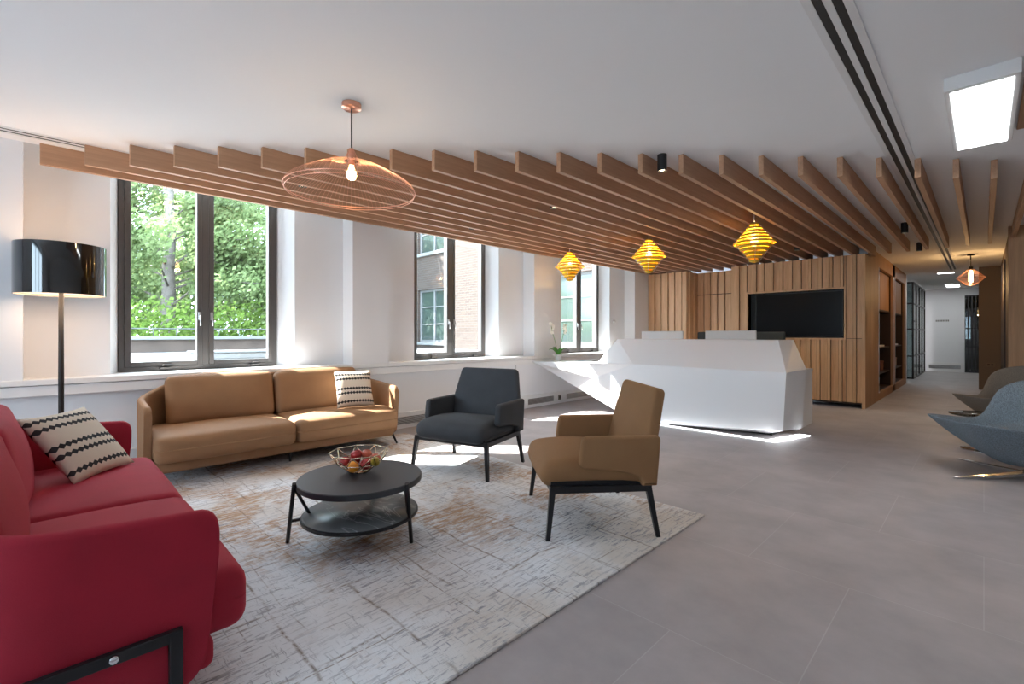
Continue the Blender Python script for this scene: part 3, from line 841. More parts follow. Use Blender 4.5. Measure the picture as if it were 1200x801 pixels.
# ---- diamond wire pendant by the corridor
t = thing('diamond_pendant', 'small diamond shaped copper wire pendant glowing near the corridor', 'pendant lamp', (-.17, 12.1, H))
bm = new_bm(); lathe(bm, [(0, 0), (.05, 0), (.05, -.02), (0, -.02)], 20); finish('canopy', bm, M_BLACK, t)
bm = new_bm(); tube(bm, [(0, 0, -.02), (0, 0, -.24)], .006, 8); lathe(bm, [(0, -.22), (.03, -.22), (.03, -.29), (0, -.29)], 16); finish('cord', bm, M_BLACK, t)
bm = new_bm()
for k in range(36):
    a = 2 * PI * k / 36; c_, s_ = math.cos(a), math.sin(a)
    tube(bm, [(.035 * c_, .035 * s_, -.27), (.20 * c_, .20 * s_, -.43), (.07 * c_, .07 * s_, -.56)], .0022, 4, cap=False)
for r, z in ((.20, -.43), (.07, -.56), (.035, -.27)):
    tube(bm, [(r * math.cos(2 * PI * k / 36), r * math.sin(2 * PI * k / 36), z) for k in range(37)], .003, 6, cap=False)
finish('wire_shade', bm, M_COPPER, t)
bm = new_bm(); lathe(bm, [(0, -.29), (.02, -.29), (.03, -.34), (.03, -.50), (0, -.53)], 16); finish('bulb', bm, M_BULB, t)
ld = bpy.data.lights.new('bulb_light', 'POINT'); ld.energy = 12; ld.color = (1, .6, .25); ld.shadow_soft_size = .03
lo = bpy.data.objects.new('bulb_light', ld); COL.objects.link(lo); lo.parent = t; lo.location = (0, 0, -.60)

# ================================================================== TELEVISION
t = thing('television', 'large black flat television set into the oak wall', 'television', ((TX0 + TX1) / 2 + .05, BY + .02, TZ0 + .02))
bm = new_bm(); box(bm, -.68, .68, 0, .06, 0, .78, .006); finish('bezel', bm, M_BLACK, t)
bm = new_bm(); box(bm, -.665, .665, -.003, .001, .018, .765); finish('screen', bm, M_SCREEN, t)
bm = new_bm(); box(bm, -.2, .2, .06, .118, .2, .6, .004); finish('wall_bracket', bm, M_BLACKM, t)

# ================================================================== RUG
bm = new_bm(); box(bm, -4.95, -1.30, -.95, 3.09, 0.001, 0.013, .004)
o = finish('area_rug', bm, M_RUG); tag(o, 'large distressed grey and rust patterned area rug', 'rug')

# ================================================================== RECEPTION DESK
# verts (x, y, z)
t = thing('reception_desk', 'white faceted reception desk with slanting cantilevered end', 'reception desk', (-3.0, 6.2, 0))
bm = new_bm()
P = {}
def V(n, x, y, z): P[n] = bm.verts.new((x + 3.0, y - 6.2, z))
yf = 5.85
V('tip_t', -5.19, 5.62, .765); V('tip_b', -5.14, yf, .655)
V('u1', -4.16, yf, .545); V('u2', -3.72, yf, .30); V('b0', -3.05, yf, .012); V('E', -1.585, yf, .125)
V('Cr', -1.552, yf, .775); V('rl', -3.47, yf, .785)
V('A', -3.98, 6.25, 1.135); V('B', -1.745, 6.25, 1.135); V('A2', -3.9, 6.62, 1.135); V('B2', -1.70, 6.72, 1.135)
V('lw', -4.17, 6.0, .775); V('D', -1.535, 6.62, .775); V('F', -1.54, 6.45, .075)
V('ul', -3.86, 6.05, .06); V('ubk', -3.86, 6.45, .06); V('tbb', -5.14, 6.62, .655); V('tbt', -5.18, 6.62, .765)
V('k0', -3.0, 6.1, .012); V('lw2', -4.1, 6.62, .775); V('kk', -3.0, 6.5, .012); V('Ek', -1.8, 6.1, .03); V('Fk', -1.8, 6.4, .03)
def Fc(*n): bm.faces.new([P[q] for q in n])
Fc('tip_t', 'tip_b', 'u1', 'rl'); Fc('u1', 'u2', 'rl'); Fc('u2', 'b0', 'rl'); Fc('b0', 'E', 'Cr', 'rl')
Fc('rl', 'Cr', 'B', 'A'); Fc('tip_t', 'rl', 'lw'); Fc('lw', 'rl', 'A')
Fc('A', 'B', 'B2', 'A2'); Fc('lw', 'A', 'A2', 'lw2'); Fc('tip_t', 'lw', 'lw2', 'tbt')
Fc('Cr', 'D', 'B2', 'B'); Fc('E', 'F', 'D', 'Cr')
Fc('tip_t', 'tbt', 'tbb', 'tip_b'); Fc('tip_b', 'tbb', 'ubk', 'ul'); Fc('tip_b', 'ul', 'u1'); Fc('u1', 'ul', 'u2'); Fc('u2', 'ul', 'b0')
Fc('ul', 'ubk', 'kk', 'k0'); Fc('b0', 'ul', 'k0'); Fc('b0', 'k0', 'Ek', 'E'); Fc('E', 'Ek', 'Fk', 'F'); Fc('k0', 'kk', 'Fk', 'Ek')
Fc('kk', 'ubk', 'F', 'Fk'); Fc('tbt', 'lw2', 'ubk', 'tbb'); Fc('lw2', 'A2', 'B2', 'D'); Fc('lw2', 'D', 'F', 'ubk')
finish('desk_body', bm, M_DESK, t)
bm = new_bm(); box(bm, -.0 - 1.3, 1.35, .42, 1.25, .70, .74, .004); finish('work_surface', bm, M_DESK, t)
bm = new_bm(); box(bm, -1.3, -1.26, .45, 1.22, 0, .70); finish('side_panel', bm, M_DESK, t)
bm = new_bm(); box(bm, 1.31, 1.35, .45, 1.22, 0, .70); finish('side_panel', bm, M_DESK, t)
bm = new_bm(); box(bm, -.1, 1.22, -.06, .22, .0, .035); finish('plinth', bm, M_BLACKM, t)
bm = new_bm(); box(bm, -.05, 1.30, -.415, -.385, .0005, .010)
prism(bm, [(1.25, -.44), (1.36, -.44), (1.55, .22), (1.44, .22)], .0005, .010)
finish('led_strip', bm, M_LED, t)
# monitors
first = None
for (x, lab) in ((-3.74, 'silver backed desktop monitor at the left of the reception desk'), (-2.655, 'silver backed desktop monitor at the centre of the reception desk')):
    if first is None:
        m_ = thing('desktop_monitor', lab, 'monitor', (x, 7.2, .74), group='monitors behind the reception desk')
        bm = new_bm(); box(bm, -.365, .365, -.015, .012, .09, .52, .008); finish('monitor_back', bm, M_SILVER, m_)
        bm = new_bm(); box(bm, -.355, .355, .012, .016, .10, .51); finish('screen', bm, M_SCREEN, m_)
        bm = new_bm(); box(bm, -.12, .12, -.09, .09, 0, .012, .003); box(bm, -.05, .05, -.05, -.03, .012, .30, .004, ); finish('stand', bm, M_SILVER, m_)
        first = m_
    else: copy_thing(first, (x, 7.2, .74), label=lab)
# office chairs behind the desk
first = None
for (x, yy, rz, lab) in ((-3.22, 7.75, .1, 'dark office chair glimpsed between the two monitors'), (-2.42, 7.9, -.1, 'dark office chair glimpsed right of the centre monitor')):
    if first is None:
        c_ = thing('office_chair', lab, 'chair', (x, yy, 0), rz, group='office chairs behind the desk')
        bm = new_bm(); rbox(bm, .46, .05, .55, .02, (0, .24, .97), bulge=(0, .01, 0)); finish('backrest', bm, mat('dark_mesh', (.05, .055, .055), .8), c_, True)
        bm = new_bm(); rbox(bm, .48, .46, .07, .03, (0, 0, .47)); finish('seat', bm, M_BLACK, c_, True)
        bm = new_bm(); tube(bm, [(0, 0, .07), (0, 0, .44)], .028, 12); tube(bm, [(0, .1, .45), (0, .27, .47), (0, .28, .75)], .018, 8); finish('column', bm, M_BLACKM, c_)
        for k in range(5):
            a = 2 * PI * k / 5; bm = new_bm()
            tube(bm, [(0, 0, .09), (.29 * math.cos(a), .29 * math.sin(a), .07)], [.022, .014], 8)
            ft = finish('base_arm', bm, M_BLACKM, c_)
            bm = new_bm(); tube(bm, [(.29 * math.cos(a) - .012, .29 * math.sin(a), .027), (.29 * math.cos(a) + .012, .29 * math.sin(a), .027)], .027, 12); finish('castor', bm, M_BLACK, ft)
        first = c_
    else: copy_thing(first, (x, yy, 0), rz, lab)

# magazines on the desk end
for q, (x, yy, rz) in enumerate(((-4.62, 6.33, .1), (-4.60, 6.35, .35))):
    bm = new_bm(); box(bm, -.15, .15, -.105, .105, 0, .008, .001)
    o = finish('magazine', bm, [M_WHITEP, mat('grey_cover', (.4, .4, .4), .4)][q], loc=(x, yy, .768 + q * .0085), rot=(0, 0, rz))
    tag(o, ['white magazine lying under another on the desk end', 'grey covered magazine on top of a white one on the desk'][q], 'magazine')

# ---- orchid
t = thing('potted_orchid', 'white orchid with two flower stems in a small pale pot', 'plant', (-4.93, 5.98, .767))
bm = new_bm(); lathe(bm, [(0, 0), (.043, 0), (.055, .11), (.051, .11), (.048, .095), (0, .095)], 28); autosmooth(finish('pot', bm, mat('pale_ceramic', (.55, .52, .49), .5), t))
M_GREEN = mat('orchid_leaf', (.06, .20, .03), .4)
rnd = random.Random(3)
bm = new_bm()
for k in range(7):
    a = 2 * PI * k / 7 + .3; L_ = .15 + rnd.uniform(-.02, .03); lift = .11 + rnd.uniform(-.02, .03)
    rows = []
    for q in range(7):
        u = q / 6; r = .01 + L_ * u; z = .095 + lift * math.sin(u * 2.0) ; w_ = .028 * math.sin(PI * min(1, u * .93 + .07)) + .003
        c_, s_ = math.cos(a), math.sin(a)
        rows.append([bm.verts.new((r * c_ - w_ * j * s_, r * s_ + w_ * j * c_, z + abs(j) * .008)) for j in (-1, 0, 1)])
    for q in range(6):
        for j in range(2): bm.faces.new([rows[q][j], rows[q][j + 1], rows[q + 1][j + 1], rows[q + 1][j]]).smooth = True
o = finish('leaves', bm, M_GREEN, t)
md = o.modifiers.new('thick', 'SOLIDIFY'); md.thickness = .003
M_PETAL = mat('white_petal', (.85, .84, .74), .5)
for sx, top in ((-1, (-.08, -.10, .62)), (1, (.05, .12, .60))):
    p = [Vector((0.01 * sx, .01 * sx, .10)), Vector((top[0] * .3, top[1] * .4, .28)), Vector((top[0] * .8, top[1] * .8, .48)), Vector(top)]
    bm = new_bm(); tube(bm, p, .005, 6); st = finish('stem', bm, mat('stem_green', (.12, .22, .05), .6), t)
    for k in range(5):
        u = .55 + .45 * k / 4; q = p[2].lerp(p[3], (u - .55) / .45) + Vector((rnd.uniform(-.02, .02), rnd.uniform(-.02, .02), -.01))
        bm = new_bm()
        for j in range(5):
            a = 2 * PI * j / 5 + rnd.random()
            M = Matrix.Translation(q) @ Matrix.Rotation(R(45), 4, 'Z') @ Matrix.Rotation(R(70), 4, 'X') @ Matrix.Rotation(a, 4, 'Z') @ Matrix.Translation((.017, 0, 0))
            rbox(bm, .034, .026, .006, .012, M=M, n=2, arc=2)
        finish('flower', bm, M_PETAL, st)

# ================================================================== SOFAS
def sofa(name, label, loc, rotz, m, group, frame_mode):
    """local: +y is the back, front of the arms at y=0, length along x"""
    t = thing(name, label, 'sofa', loc, rotz, group)
    Lh = 1.10; D = .70; rc = .34; th = .05
    # path of the outer face: from the front of one arm round the back to the other
    path = []
    for k in range(9): path.append((-Lh, D * 0 + (D - rc) * k / 8, 'a'))
    for k in range(1, 11):
        a = PI - k / 10 * PI / 2
        path.append((-Lh + rc + rc * math.cos(a), D - rc + rc * math.sin(a), 'c'))
    n_ = 14
    for k in range(1, n_): path.append((-Lh + rc + (2 * Lh - 2 * rc) * k / n_, D, 'b'))
    half = path[:]
    full = half + [(-x, y, c) for x, y, c in half[:19][::-1]]
    # arc length
    s = [0]
    for i in range(1, len(full)): s.append(s[-1] + math.hypot(full[i][0] - full[i - 1][0], full[i][1] - full[i - 1][1]))
    S = s[-1]
    bm = new_bm(); rows = []
    def station(i, x, y, nx, ny, se):
        # se: distance from nearest arm front
        zt = .632 + .07 * se + .11 / (1 + math.exp(-(se - .75) / .10)) - .05 * max(0, se - 1)
        zt = min(zt, .805)
        zb = .105
        rr = .05
        if se < rr: zt -= rr - math.sqrt(max(0, rr * rr - (rr - se) ** 2))
        rr = .09
        if se < rr: zb += rr - math.sqrt(max(0, rr * rr - (rr - se) ** 2))
        row = []
        N_ = 10
        prof_ = []
        for j in range(N_ + 1): prof_.append((0.0, zb + (zt - .02 - zb) * j / N_))
        prof_ += [(.007, zt - .006), (th / 2, zt), (th - .007, zt - .006)]
        for j in range(N_ + 1): prof_.append((th, zt - .02 + (zb - zt + .02) * j / N_))
        for off, z in prof_:
            sl = max(0, 1 - se / .5) * max(0, (.50 - z)) * .11
            row.append(bm.verts.new((x + nx * off, y + ny * off + sl, z)))
        return row
    # extra stations close to the ends for the rounding
    st = []
    for i, (x, y, c) in enumerate(full):
        j0, j1 = max(0, i - 1), min(len(full) - 1, i + 1)
        dx, dy = full[j1][0] - full[j0][0], full[j1][1] - full[j0][1]; l = math.hypot(dx, dy)
        st.append((x, y, dy / l, -dx / l, min(s[i], S - s[i])))
    pre = [(-Lh, q, 1, 0, q) for q in (0, .004, .012, .025, .042, .062, .09)]
    mid = [q for q in st if q[4] > .1]
    post = [(Lh, q, -1, 0, q) for q in (.09, .062, .042, .025, .012, .004, 0)]
    for q in pre + mid + post: rows.append(station(0, *q))
    for a, b in zip(rows[:-1], rows[1:]):
        for j in range(len(a)):
            f = bm.faces.new([a[j], a[(j + 1) % len(a)], b[(j + 1) % len(b)], b[j]]); f.smooth = True
    bm.faces.new(rows[0][::-1]); bm.faces.new(rows[-1])
    finish('shell', bm, m, t)
    # rail / base under the cushions
    bm = new_bm(); rbox(bm, 2 * Lh - .10, D - .04, .10, .03, (0, D / 2 - .02, .150)); finish('seat_base', bm, m, t, True)
    # seat cushions
    for sx in (-1, 1):
        bm = new_bm(); wv = Lh - th - .008
        def sh(p, sx=sx, wv=wv):
            # front outer corner rounded in plan, slope to the back
            if p.z > 0: p.z -= .012 * max(0, -p.y / .36) ** 3
            return p
        rbox(bm, wv, .74, .215, .055, (sx * (wv / 2 + .004), .268, .300), bulge=(0, .012, .018), n=12, fn=sh)
        finish('seat_cushion', bm, m, t, True)
    # back cushions
    for sx in (-1, 1):
        wv = .88
        M = Matrix.Translation((sx * (wv / 2 + .006), .555, .60)) @ Matrix.Rotation(R(-12), 4, 'X')
        bm = new_bm()
        def bf(p):
            nz = noise.noise(Vector((p.x * 3, p.y * 3, p.z * 3 + sx * 4)))
            return p + Vector((0, .012 * nz, .012 * nz))
        rbox(bm, wv, .145, .44, .06, M=M, bulge=(.0, .035, .008), n=12, fn=bf)
        finish('back_cushion', bm, m, t, True)
    # black metal legs and side frames
    for sx in (-1, 1):
        if frame_mode == 'side':
            bm = new_bm(); xo = sx * (Lh + .012)
            box(bm, xo - .012, xo + .012, .10, .135, .0, .30, .004)
            box(bm, xo - .012, xo + .012, D - .12, D - .085, .0, .30, .004)
            box(bm, xo - .011, xo + .011, .10, D - .085, .270, .305, .004)
            fr = finish('side_frame', bm, M_BLACKM, t)
            bm = new_bm()
            lathe(bm, [(0, .006), (.010, .005), (.013, 0), (0, 0)], 16)
            for yy in (.26,):
                o = finish('rivet', bm, M_CHROME, fr); o.location = (xo + sx * .011, yy, .287); o.rotation_euler = (0, R(90) * sx, 0)
        else:
            for yy, dy in ((.06, -.02), (D - .10, .03)):
                bm = new_bm(); tube(bm, [(sx * (Lh - .06), yy + .02, .16), (sx * (Lh + .0), yy + dy, 0.0)], [.014, .010], 10); finish('leg', bm, M_BLACKM, t)
    for yy in (.10, D - .12):
        bm = new_bm(); tube(bm, [(0, yy, .12), (0, yy, 0)], [.013, .011], 10); finish('leg', bm, M_BLACKM, t)
    return t
RUGZ = .0135
# tan: faces +x -> local -y maps to +x
sofa('sofa', 'long tan wool sofa under the left window', (-4.48, 1.63, RUGZ), -PI / 2 + PI - PI, M_TAN, None, 'legs') if False else None
tan = sofa('sofa', 'long tan wool sofa standing under the left window', (-4.49, 1.63, RUGZ), R(90), M_TAN, None, 'legs')
red = sofa('sofa', 'crimson red wool sofa in the left foreground', (-2.82, .395, RUGZ), R(180), M_RED, None, 'side')

def throw_pillow(label, loc, rot, sz=.46, th=.07):
    bm = new_bm(); n = 20; uvl = bm.loops.layers.uv.new('UVMap')
    def pos(i, j, sgn):
        u, v = -1 + 2 * i / n, -1 + 2 * j / n
        pu = u * (1 - .07 * (1 - v * v) * abs(u)); pv = v * (1 - .07 * (1 - u * u) * abs(v))
        z = th * ((1 - abs(u) ** 2.6) * (1 - abs(v) ** 2.6)) ** .55
        z += .006 * noise.noise(Vector((u * 3, v * 3, sgn))) * (1 - u * u) * (1 - v * v)
        return Vector((pu * sz / 2, pv * sz / 2, sgn * z)), ((u + 1) / 2, (v + 1) / 2)
    edge = {}
    for sgn in (1, -1):
        g = {}
        for i in range(n + 1):
            for j in range(n + 1):
                p, uv = pos(i, j, sgn)
                on = i in (0, n) or j in (0, n)
                if on and (i, j) in edge: g[i, j] = edge[i, j]
                else:
                    g[i, j] = bm.verts.new(p)
                    if on: edge[i, j] = g[i, j]
        for i in range(n):
            for j in range(n):
                idx = [(i, j), (i + 1, j), (i + 1, j + 1), (i, j + 1)]
                if sgn < 0: idx = idx[::-1]
                f = bm.faces.new([g[q] for q in idx]); f.smooth = True
                for lp, q in zip(f.loops, idx): lp[uvl].uv = (q[0] / n, q[1] / n)
    me = bpy.data.meshes.new('throw_pillow'); bm.to_mesh(me); bm.free(); me.materials.append(M_PILLOW)
    o = bpy.data.objects.new('throw_pillow', me); COL.objects.link(o)
    o.location = loc; o.rotation_euler = rot
    tag(o, label, 'pillow', None); return o
def basis(xa, ya):
    xa = Vector(xa).normalized(); ya = Vector(ya); ya = (ya - xa * ya.dot(xa)).normalized(); za = xa.cross(ya)
    return Matrix((xa, ya, za)).transposed().to_euler()
# local x runs across (stripe direction), y up the pillow, z faces out
throw_pillow('black and cream diamond striped pillow on the red sofa', (-3.53, .135, .602), basis((-.775, .631, 0), (-.401, -.493, .772)), .44, .06)
throw_pillow('black and cream diamond striped pillow at the right end of the tan sofa', (-4.72, 2.33, .625), basis((.12, .99, -.02), (-.35, .05, .92)), .40)

# ================================================================== ARMCHAIRS
def armchair(label, loc, fx, fy, m, group):
    """local +y is forward"""
    rz = math.atan2(fy, fx) - PI / 2
    t = thing('armchair', label, 'armchair', loc, rz, group)
    # frame
    bm = new_bm()
    box(bm, -.355, .355, .27, .305, .262, .302, .003); box(bm, -.345, .345, -.30, -.27, .262, .302, .003)
    for s in (-1, 1): box(bm, s * .355 - .018, s * .355 + .018, -.30, .305, .262, .302, .003)
    box(bm, -.345, .345, -.29, .30, .285, .325)
    finish('seat_frame', bm, M_BLACKM, t)
    for s in (-1, 1):
        for (y0, y1) in ((.29, .325), (-.28, -.33)):
            bm = new_bm()
            top = Vector((s * .353, y0, .30)); bot = Vector((s * .385, y1, 0.0)); a, b = .017, .012
            vs = [bm.verts.new(top + Vector((i * a, j * a, 0))) for i, j in ((-1, -1), (1, -1), (1, 1), (-1, 1))] + [bm.verts.new(bot + Vector((i * b, j * b, 0))) for i, j in ((-1, -1), (1, -1), (1, 1), (-1, 1))]
            bm.faces.new(vs[:4]); bm.faces.new(vs[4:][::-1])
            for k in range(4): bm.faces.new([vs[k], vs[(k + 1) % 4], vs[4 + (k + 1) % 4], vs[4 + k]])
            finish('leg', bm, M_BLACKM, t)
    # seat
    def sf(p):
        p.z -= max(0, -p.y) * .10
        if p.y > .1: p.z -= (p.y - .1) ** 2 * .35
        nz = noise.noise(Vector((p.x * 9, p.y * 2, 3)))
        if p.y > .2: p.y += .006 * nz
        return p
    bm = new_bm(); rbox(bm, .70, .68, .15, .068, (0, .015, .372), bulge=(.0, .01, .02), n=12, fn=sf); finish('seat', bm, m, t, True)
    # back: tapering slab, leaning
    def bend(p): return p
    out = round_poly([(-.350, .0), (.350, .0), (.356, .31), (.305, .575), (-.305, .575), (-.356, .31)], [.02, .02, .08, .045, .045, .08])
    bm = new_bm()
    # prism in local xy then stand up: x->x, y->z, thickness -> y; lean back
    M = Matrix.Translation((0, -.245, .30)) @ Matrix.Rotation(R(90 + 14), 4, 'X')
    prism(bm, out, -.035, .035, .022, M=M)
    o = finish('backrest', bm, m, t); autosmooth(o, 35)
    # arms: side panels
    for s in (-1, 1):
        # outline in (y, z): front rounded, narrowing strap to the frame at the back
        pts = [(.145, .408), (.120, .592), (-.35, .592), (-.325, .30), (-.235, .30), (-.22, .350), (-.10, .388)]
        out = round_poly(pts, [.045, .04, .03, .01, .01, .05, .10])
        M = Matrix.Translation((s * .368, 0, 0)) @ Matrix(((0, 0, 1, 0), (1, 0, 0, 0), (0, 1, 0, 0), (0, 0, 0, 1)))
        bm = new_bm(); prism(bm, out, -.03, .03, .018, M=M)
        o = finish('armrest', bm, m, t); autosmooth(o, 35)
    return t
# brown: legs front (-1.776,2.05) & (-2.365,2.548), back (-1.356,2.553)
armchair('tan wool armchair with black legs nearest the rug corner', ((-2.365 - 1.356) / 2, (2.548 + 2.553) / 2, RUGZ), -.641, -.768, M_TANC, 'armchairs with upholstered arms facing the coffee table')
armchair('charcoal grey armchair beside the tan sofa', ((-3.56 - 3.03) / 2, (2.30 + 3.15) / 2, RUGZ), .306, -.95, M_GREY, 'armchairs with upholstered arms facing the coffee table')

# ================================================================== COFFEE TABLE
cx, cy = -2.55, 1.30
t = thing('coffee_table', 'round dark two tier coffee table on black legs', 'coffee table', (cx, cy, RUGZ))
def disc(r, z0, z1, b=.004):
    bm = new_bm(); lathe(bm, [(0, z0), (r - b, z0), (r, z0 + b), (r, z1 - b), (r - b, z1), (0, z1)], 72); return bm
zt = .372
autosmooth(finish('tabletop', disc(.345, zt - .034, zt), [M_SLATE], t), 30)
def marble():
    m = bpy.data.materials.new('veined_stone'); m.use_nodes = True; nt = m.node_tree; b = nt.nodes['Principled BSDF']
    tc = nt.nodes.new('ShaderNodeTexCoord'); mp = nt.nodes.new('ShaderNodeMapping'); mp.inputs['Rotation'].default_value = (0, 0, R(35)); mp.inputs['Scale'].default_value = (1, 3.2, 1)
    n = nt.nodes.new('ShaderNodeTexNoise'); n.inputs['Scale'].default_value = 2.2; n.inputs['Detail'].default_value = 6; n.inputs['Distortion'].default_value = .8
    nt.links.new(tc.outputs['Object'], mp.inputs[0]); nt.links.new(mp.outputs[0], n.inputs['Vector'])
    r = nt.nodes.new('ShaderNodeValToRGB'); e = r.color_ramp.elements
    e[0].position = .0; e[0].color = (.10, .115, .125, 1); e[1].position = 1; e[1].color = (.14, .155, .165, 1)
    for p_, c_ in ((.485, (.12, .135, .145, 1)), (.50, (.34, .36, .37, 1)), (.515, (.12, .135, .145, 1))):
        q = e.new(p_); q.color = c_
    nt.links.new(n.outputs['Fac'], r.inputs['Fac']); nt.links.new(r.outputs['Color'], b.inputs['Base Color']); b.inputs['Roughness'].default_value = .35
    return m
low = autosmooth(finish('lower_shelf', disc(.325, .150, .168), [M_BLACKM], t), 30)
bm = new_bm(); lathe(bm, [(0, .1685), (.315, .1685), (.315, .171), (0, .171)], 64); finish('stone_inlay', bm, marble(), low)
angs = [math.atan2(.982 - cy, -2.807 - cx), math.atan2(1.484 - cy, -2.308 - cx)]
angs.append((angs[0] + angs[1]) / 2 + PI)
rad = .40
feet = [(-2.807 - cx, .982 - cy), (-2.308 - cx, 1.484 - cy), None]
tops = [R(256), R(15), None]
for k in range(3):
    if k < 2: ta = tops[k]; foot = Vector((feet[k][0], feet[k][1], 0))
    else: ta = R(136); foot = Vector((.40 * math.cos(R(139)), .40 * math.sin(R(139)), 0))
    dr = Vector((math.cos(ta), math.sin(ta), 0))
    top = dr * .354 + Vector((0, 0, zt + .008)); fd = foot.normalized()
    bm = new_bm()
    tube(bm, [top, foot], .0115, 8)
    tube(bm, [dr * .345 + Vector((0, 0, zt - .03)), fd * .285 + Vector((0, 0, .155))], .009, 8)
    mid_ = top.lerp(foot, (top.z - .142) / top.z)
    tube(bm, [fd * .26 + Vector((0, 0, .142)), mid_], .009, 8)
    finish('leg', bm, M_BLACKM, t)
# ---- bowl
ZB = RUGZ + zt
bx, by = -2.63, 1.33
t = thing('wire_fruit_bowl', 'faceted gold wire fruit bowl on the coffee table', 'bowl', (bx, by, ZB))
n = 9
def ring(r, z, off): return [Vector((r * math.cos(2 * PI * (k + off) / n), r * math.sin(2 * PI * (k + off) / n), z)) for k in range(n)]
r0, r1, r2 = ring(.055, .004, 0), ring(.125, .055, .5), ring(.172, .118, 0)
bm = new_bm()
def rod(a, b): tube(bm, [a, b], .0026, 6)
for k in range(n):
    k2 = (k + 1) % n
    rod(r0[k], r0[k2]); rod(r1[k], r1[k2]); rod(r2[k], r2[k2])
    rod(r0[k], r1[k]); rod(r0[k2], r1[k]); rod(r2[k], r1[k]); rod(r2[k2], r1[k])
finish('wire_frame', bm, mat('pale_gold_wire', (.80, .68, .50), .25, 1.0), t)
bm = new_bm(); lathe(bm, [(0, .0015), (.053, .0015), (.053, .006), (0, .006)], 9); finish('base_plate', bm, mat('pale_gold_wire', (0, 0, 0)), t)
M_APPLE = mat('red_apple_skin', (.42, .035, .035), .3, var=.5, vscale=25)
M_APPLE2 = mat('pink_apple_skin', (.55, .12, .07), .3, var=.5, vscale=25)
M_ORANGE = mat('orange_peel', (.85, .30, .02), .45, bump=.3, bscale=300)
M_PEAR = mat('yellow_green_skin', (.50, .36, .05), .4, var=.25, vscale=20)
M_STALK = mat('fruit_stalk', (.10, .06, .03), .8)
def fruit(kind, label, x, y, z, rot=(0, 0, 0), r=.034):
    m = {'apple': M_APPLE, 'pink': M_APPLE2, 'orange': M_ORANGE, 'pear': M_PEAR}[kind]
    nm = {'apple': 'apple', 'pink': 'apple', 'orange': 'orange', 'pear': 'pear'}[kind]
    prof_ = []
    for k in range(17):
        a = -PI / 2 + PI * k / 16; rr = r * math.cos(a); zz = r * math.sin(a)
        if nm == 'apple':
            zz = zz * .92; d = max(0, 1 - rr / (r * .45)); zz -= math.copysign(.3 * r * d * d, zz) if abs(zz) > 1e-4 else 0; rr *= 1 + .05 * math.sin(a)
        if nm == 'pear' and a > 0: rr *= 1 - .42 * math.sin(a) ** 1; zz *= 1.55
        prof_.append((max(rr, 0) if 0 < k < 16 else 0, zz))
    t = thing(nm, label, 'fruit', (bx + x, by + y, ZB + z), rot=rot, group='fruit in the wire bowl')
    bm = new_bm(); lathe(bm, prof_, 24); o = finish('skin', bm, m, t, True)
    zz = prof_[-1][1]
    if nm != 'orange':
        bm = new_bm(); tube(bm, [(0, 0, zz - .002), (.002, 0, zz + .014)], .0014, 6); finish('stalk', bm, M_STALK, t)
    else:
        bm = new_bm(); lathe(bm, [(0, zz + .0015), (.004, zz + .001), (.004, zz - .001), (0, zz - .001)], 8); finish('stalk_scar', bm, M_STALK, t)
    return t
# camera side is (+x,-y) of the bowl; image left is (-x,-y)
f_ = Vector((.709, -.705)); rt_ = Vector((.705, .709))
def fp(a, b): v = rt_ * a + f_ * b; return v.x, v.y
fruit('orange', 'bright orange at the front of the wire bowl', *fp(-.012, .075), .047)
fruit('apple', 'red apple at the left side of the wire bowl', *fp(-.085, .005), .055, (.3, .5, 0))
fruit('apple', 'shiny red apple heaped on top of the fruit', *fp(-.018, .000), .098, (.2, -.2, 0))
fruit('pink', 'pink red apple at the back top of the heap', *fp(.030, -.045), .087, (-.3, .4, 0))
fruit('apple', 'dark red apple right of the orange', *fp(.050, .042), .052, (.9, .2, 0), .033)
fruit('pink', 'mottled red apple at the right back of the bowl', *fp(.085, -.030), .065, (.4, .8, 0), .034)
fruit('pear', 'yellow green pear at the right of the bowl', *fp(.105, .035), .068, (.9, .6, .4), .028)
fruit('apple', 'red apple low at the back left of the bowl', *fp(-.05, -.07), .052, (.2, .1, 0), .035)

# ================================================================== FLOOR LAMP
t = thing('floor_lamp', 'black floor lamp with a glossy drum shade left of the window', 'floor lamp', (-4.9, .085, 0))
bm = new_bm(); lathe(bm, [(0, 0), (.15, 0), (.15, .012), (.14, .018), (.02, .022), (0, .022)], 40); autosmooth(finish('base', bm, M_BLACKM, t))
bm = new_bm(); lathe(bm, [(0, .02), (.016, .02), (.017, .9), (.014, 1.55), (0, 1.55)], 16); finish('pole', bm, mat('dark_bronze', (.02, .015, .012), .6, 0), t, True)
bm = new_bm(); lathe(bm, [(.255, 1.497), (.258, 1.497), (.258, 1.868), (.255, 1.868)], 72, close=True)
sh_ = finish('lamp_shade', bm, mat('gloss_black_shade', (.006, .006, .006), .06, coat=1.0), t); autosmooth(sh_)
bm = new_bm(); lathe(bm, [(.251, 1.500), (.2535, 1.500), (.2535, 1.865), (.251, 1.865)], 72, close=True); autosmooth(finish('shade_lining', bm, mat('cream_lining', (.85, .72, .58), .6), sh_))
bm = new_bm(); lathe(bm, [(0, 1.512), (.25, 1.512), (.25, 1.515), (0, 1.515)], 48); finish('diffuser_disc', bm, mat('opal_disc', (.85, .74, .62), .5, emit=(1, .72, .5), estr=.55), sh_)
for q in range(3):
    a = 2 * PI * q / 3; bm = new_bm() if q == 0 else bm
    tube(bm, [(0, 0, 1.56), (.252 * math.cos(a), .252 * math.sin(a), 1.56)], .003, 6)
finish('spider', bm, M_STEEL, t)
bm = new_bm(); lathe(bm, [(0, 1.57), (.03, 1.60), (.035, 1.65), (.02, 1.70), (0, 1.71)], 16); finish('bulb', bm, M_BULB, t)
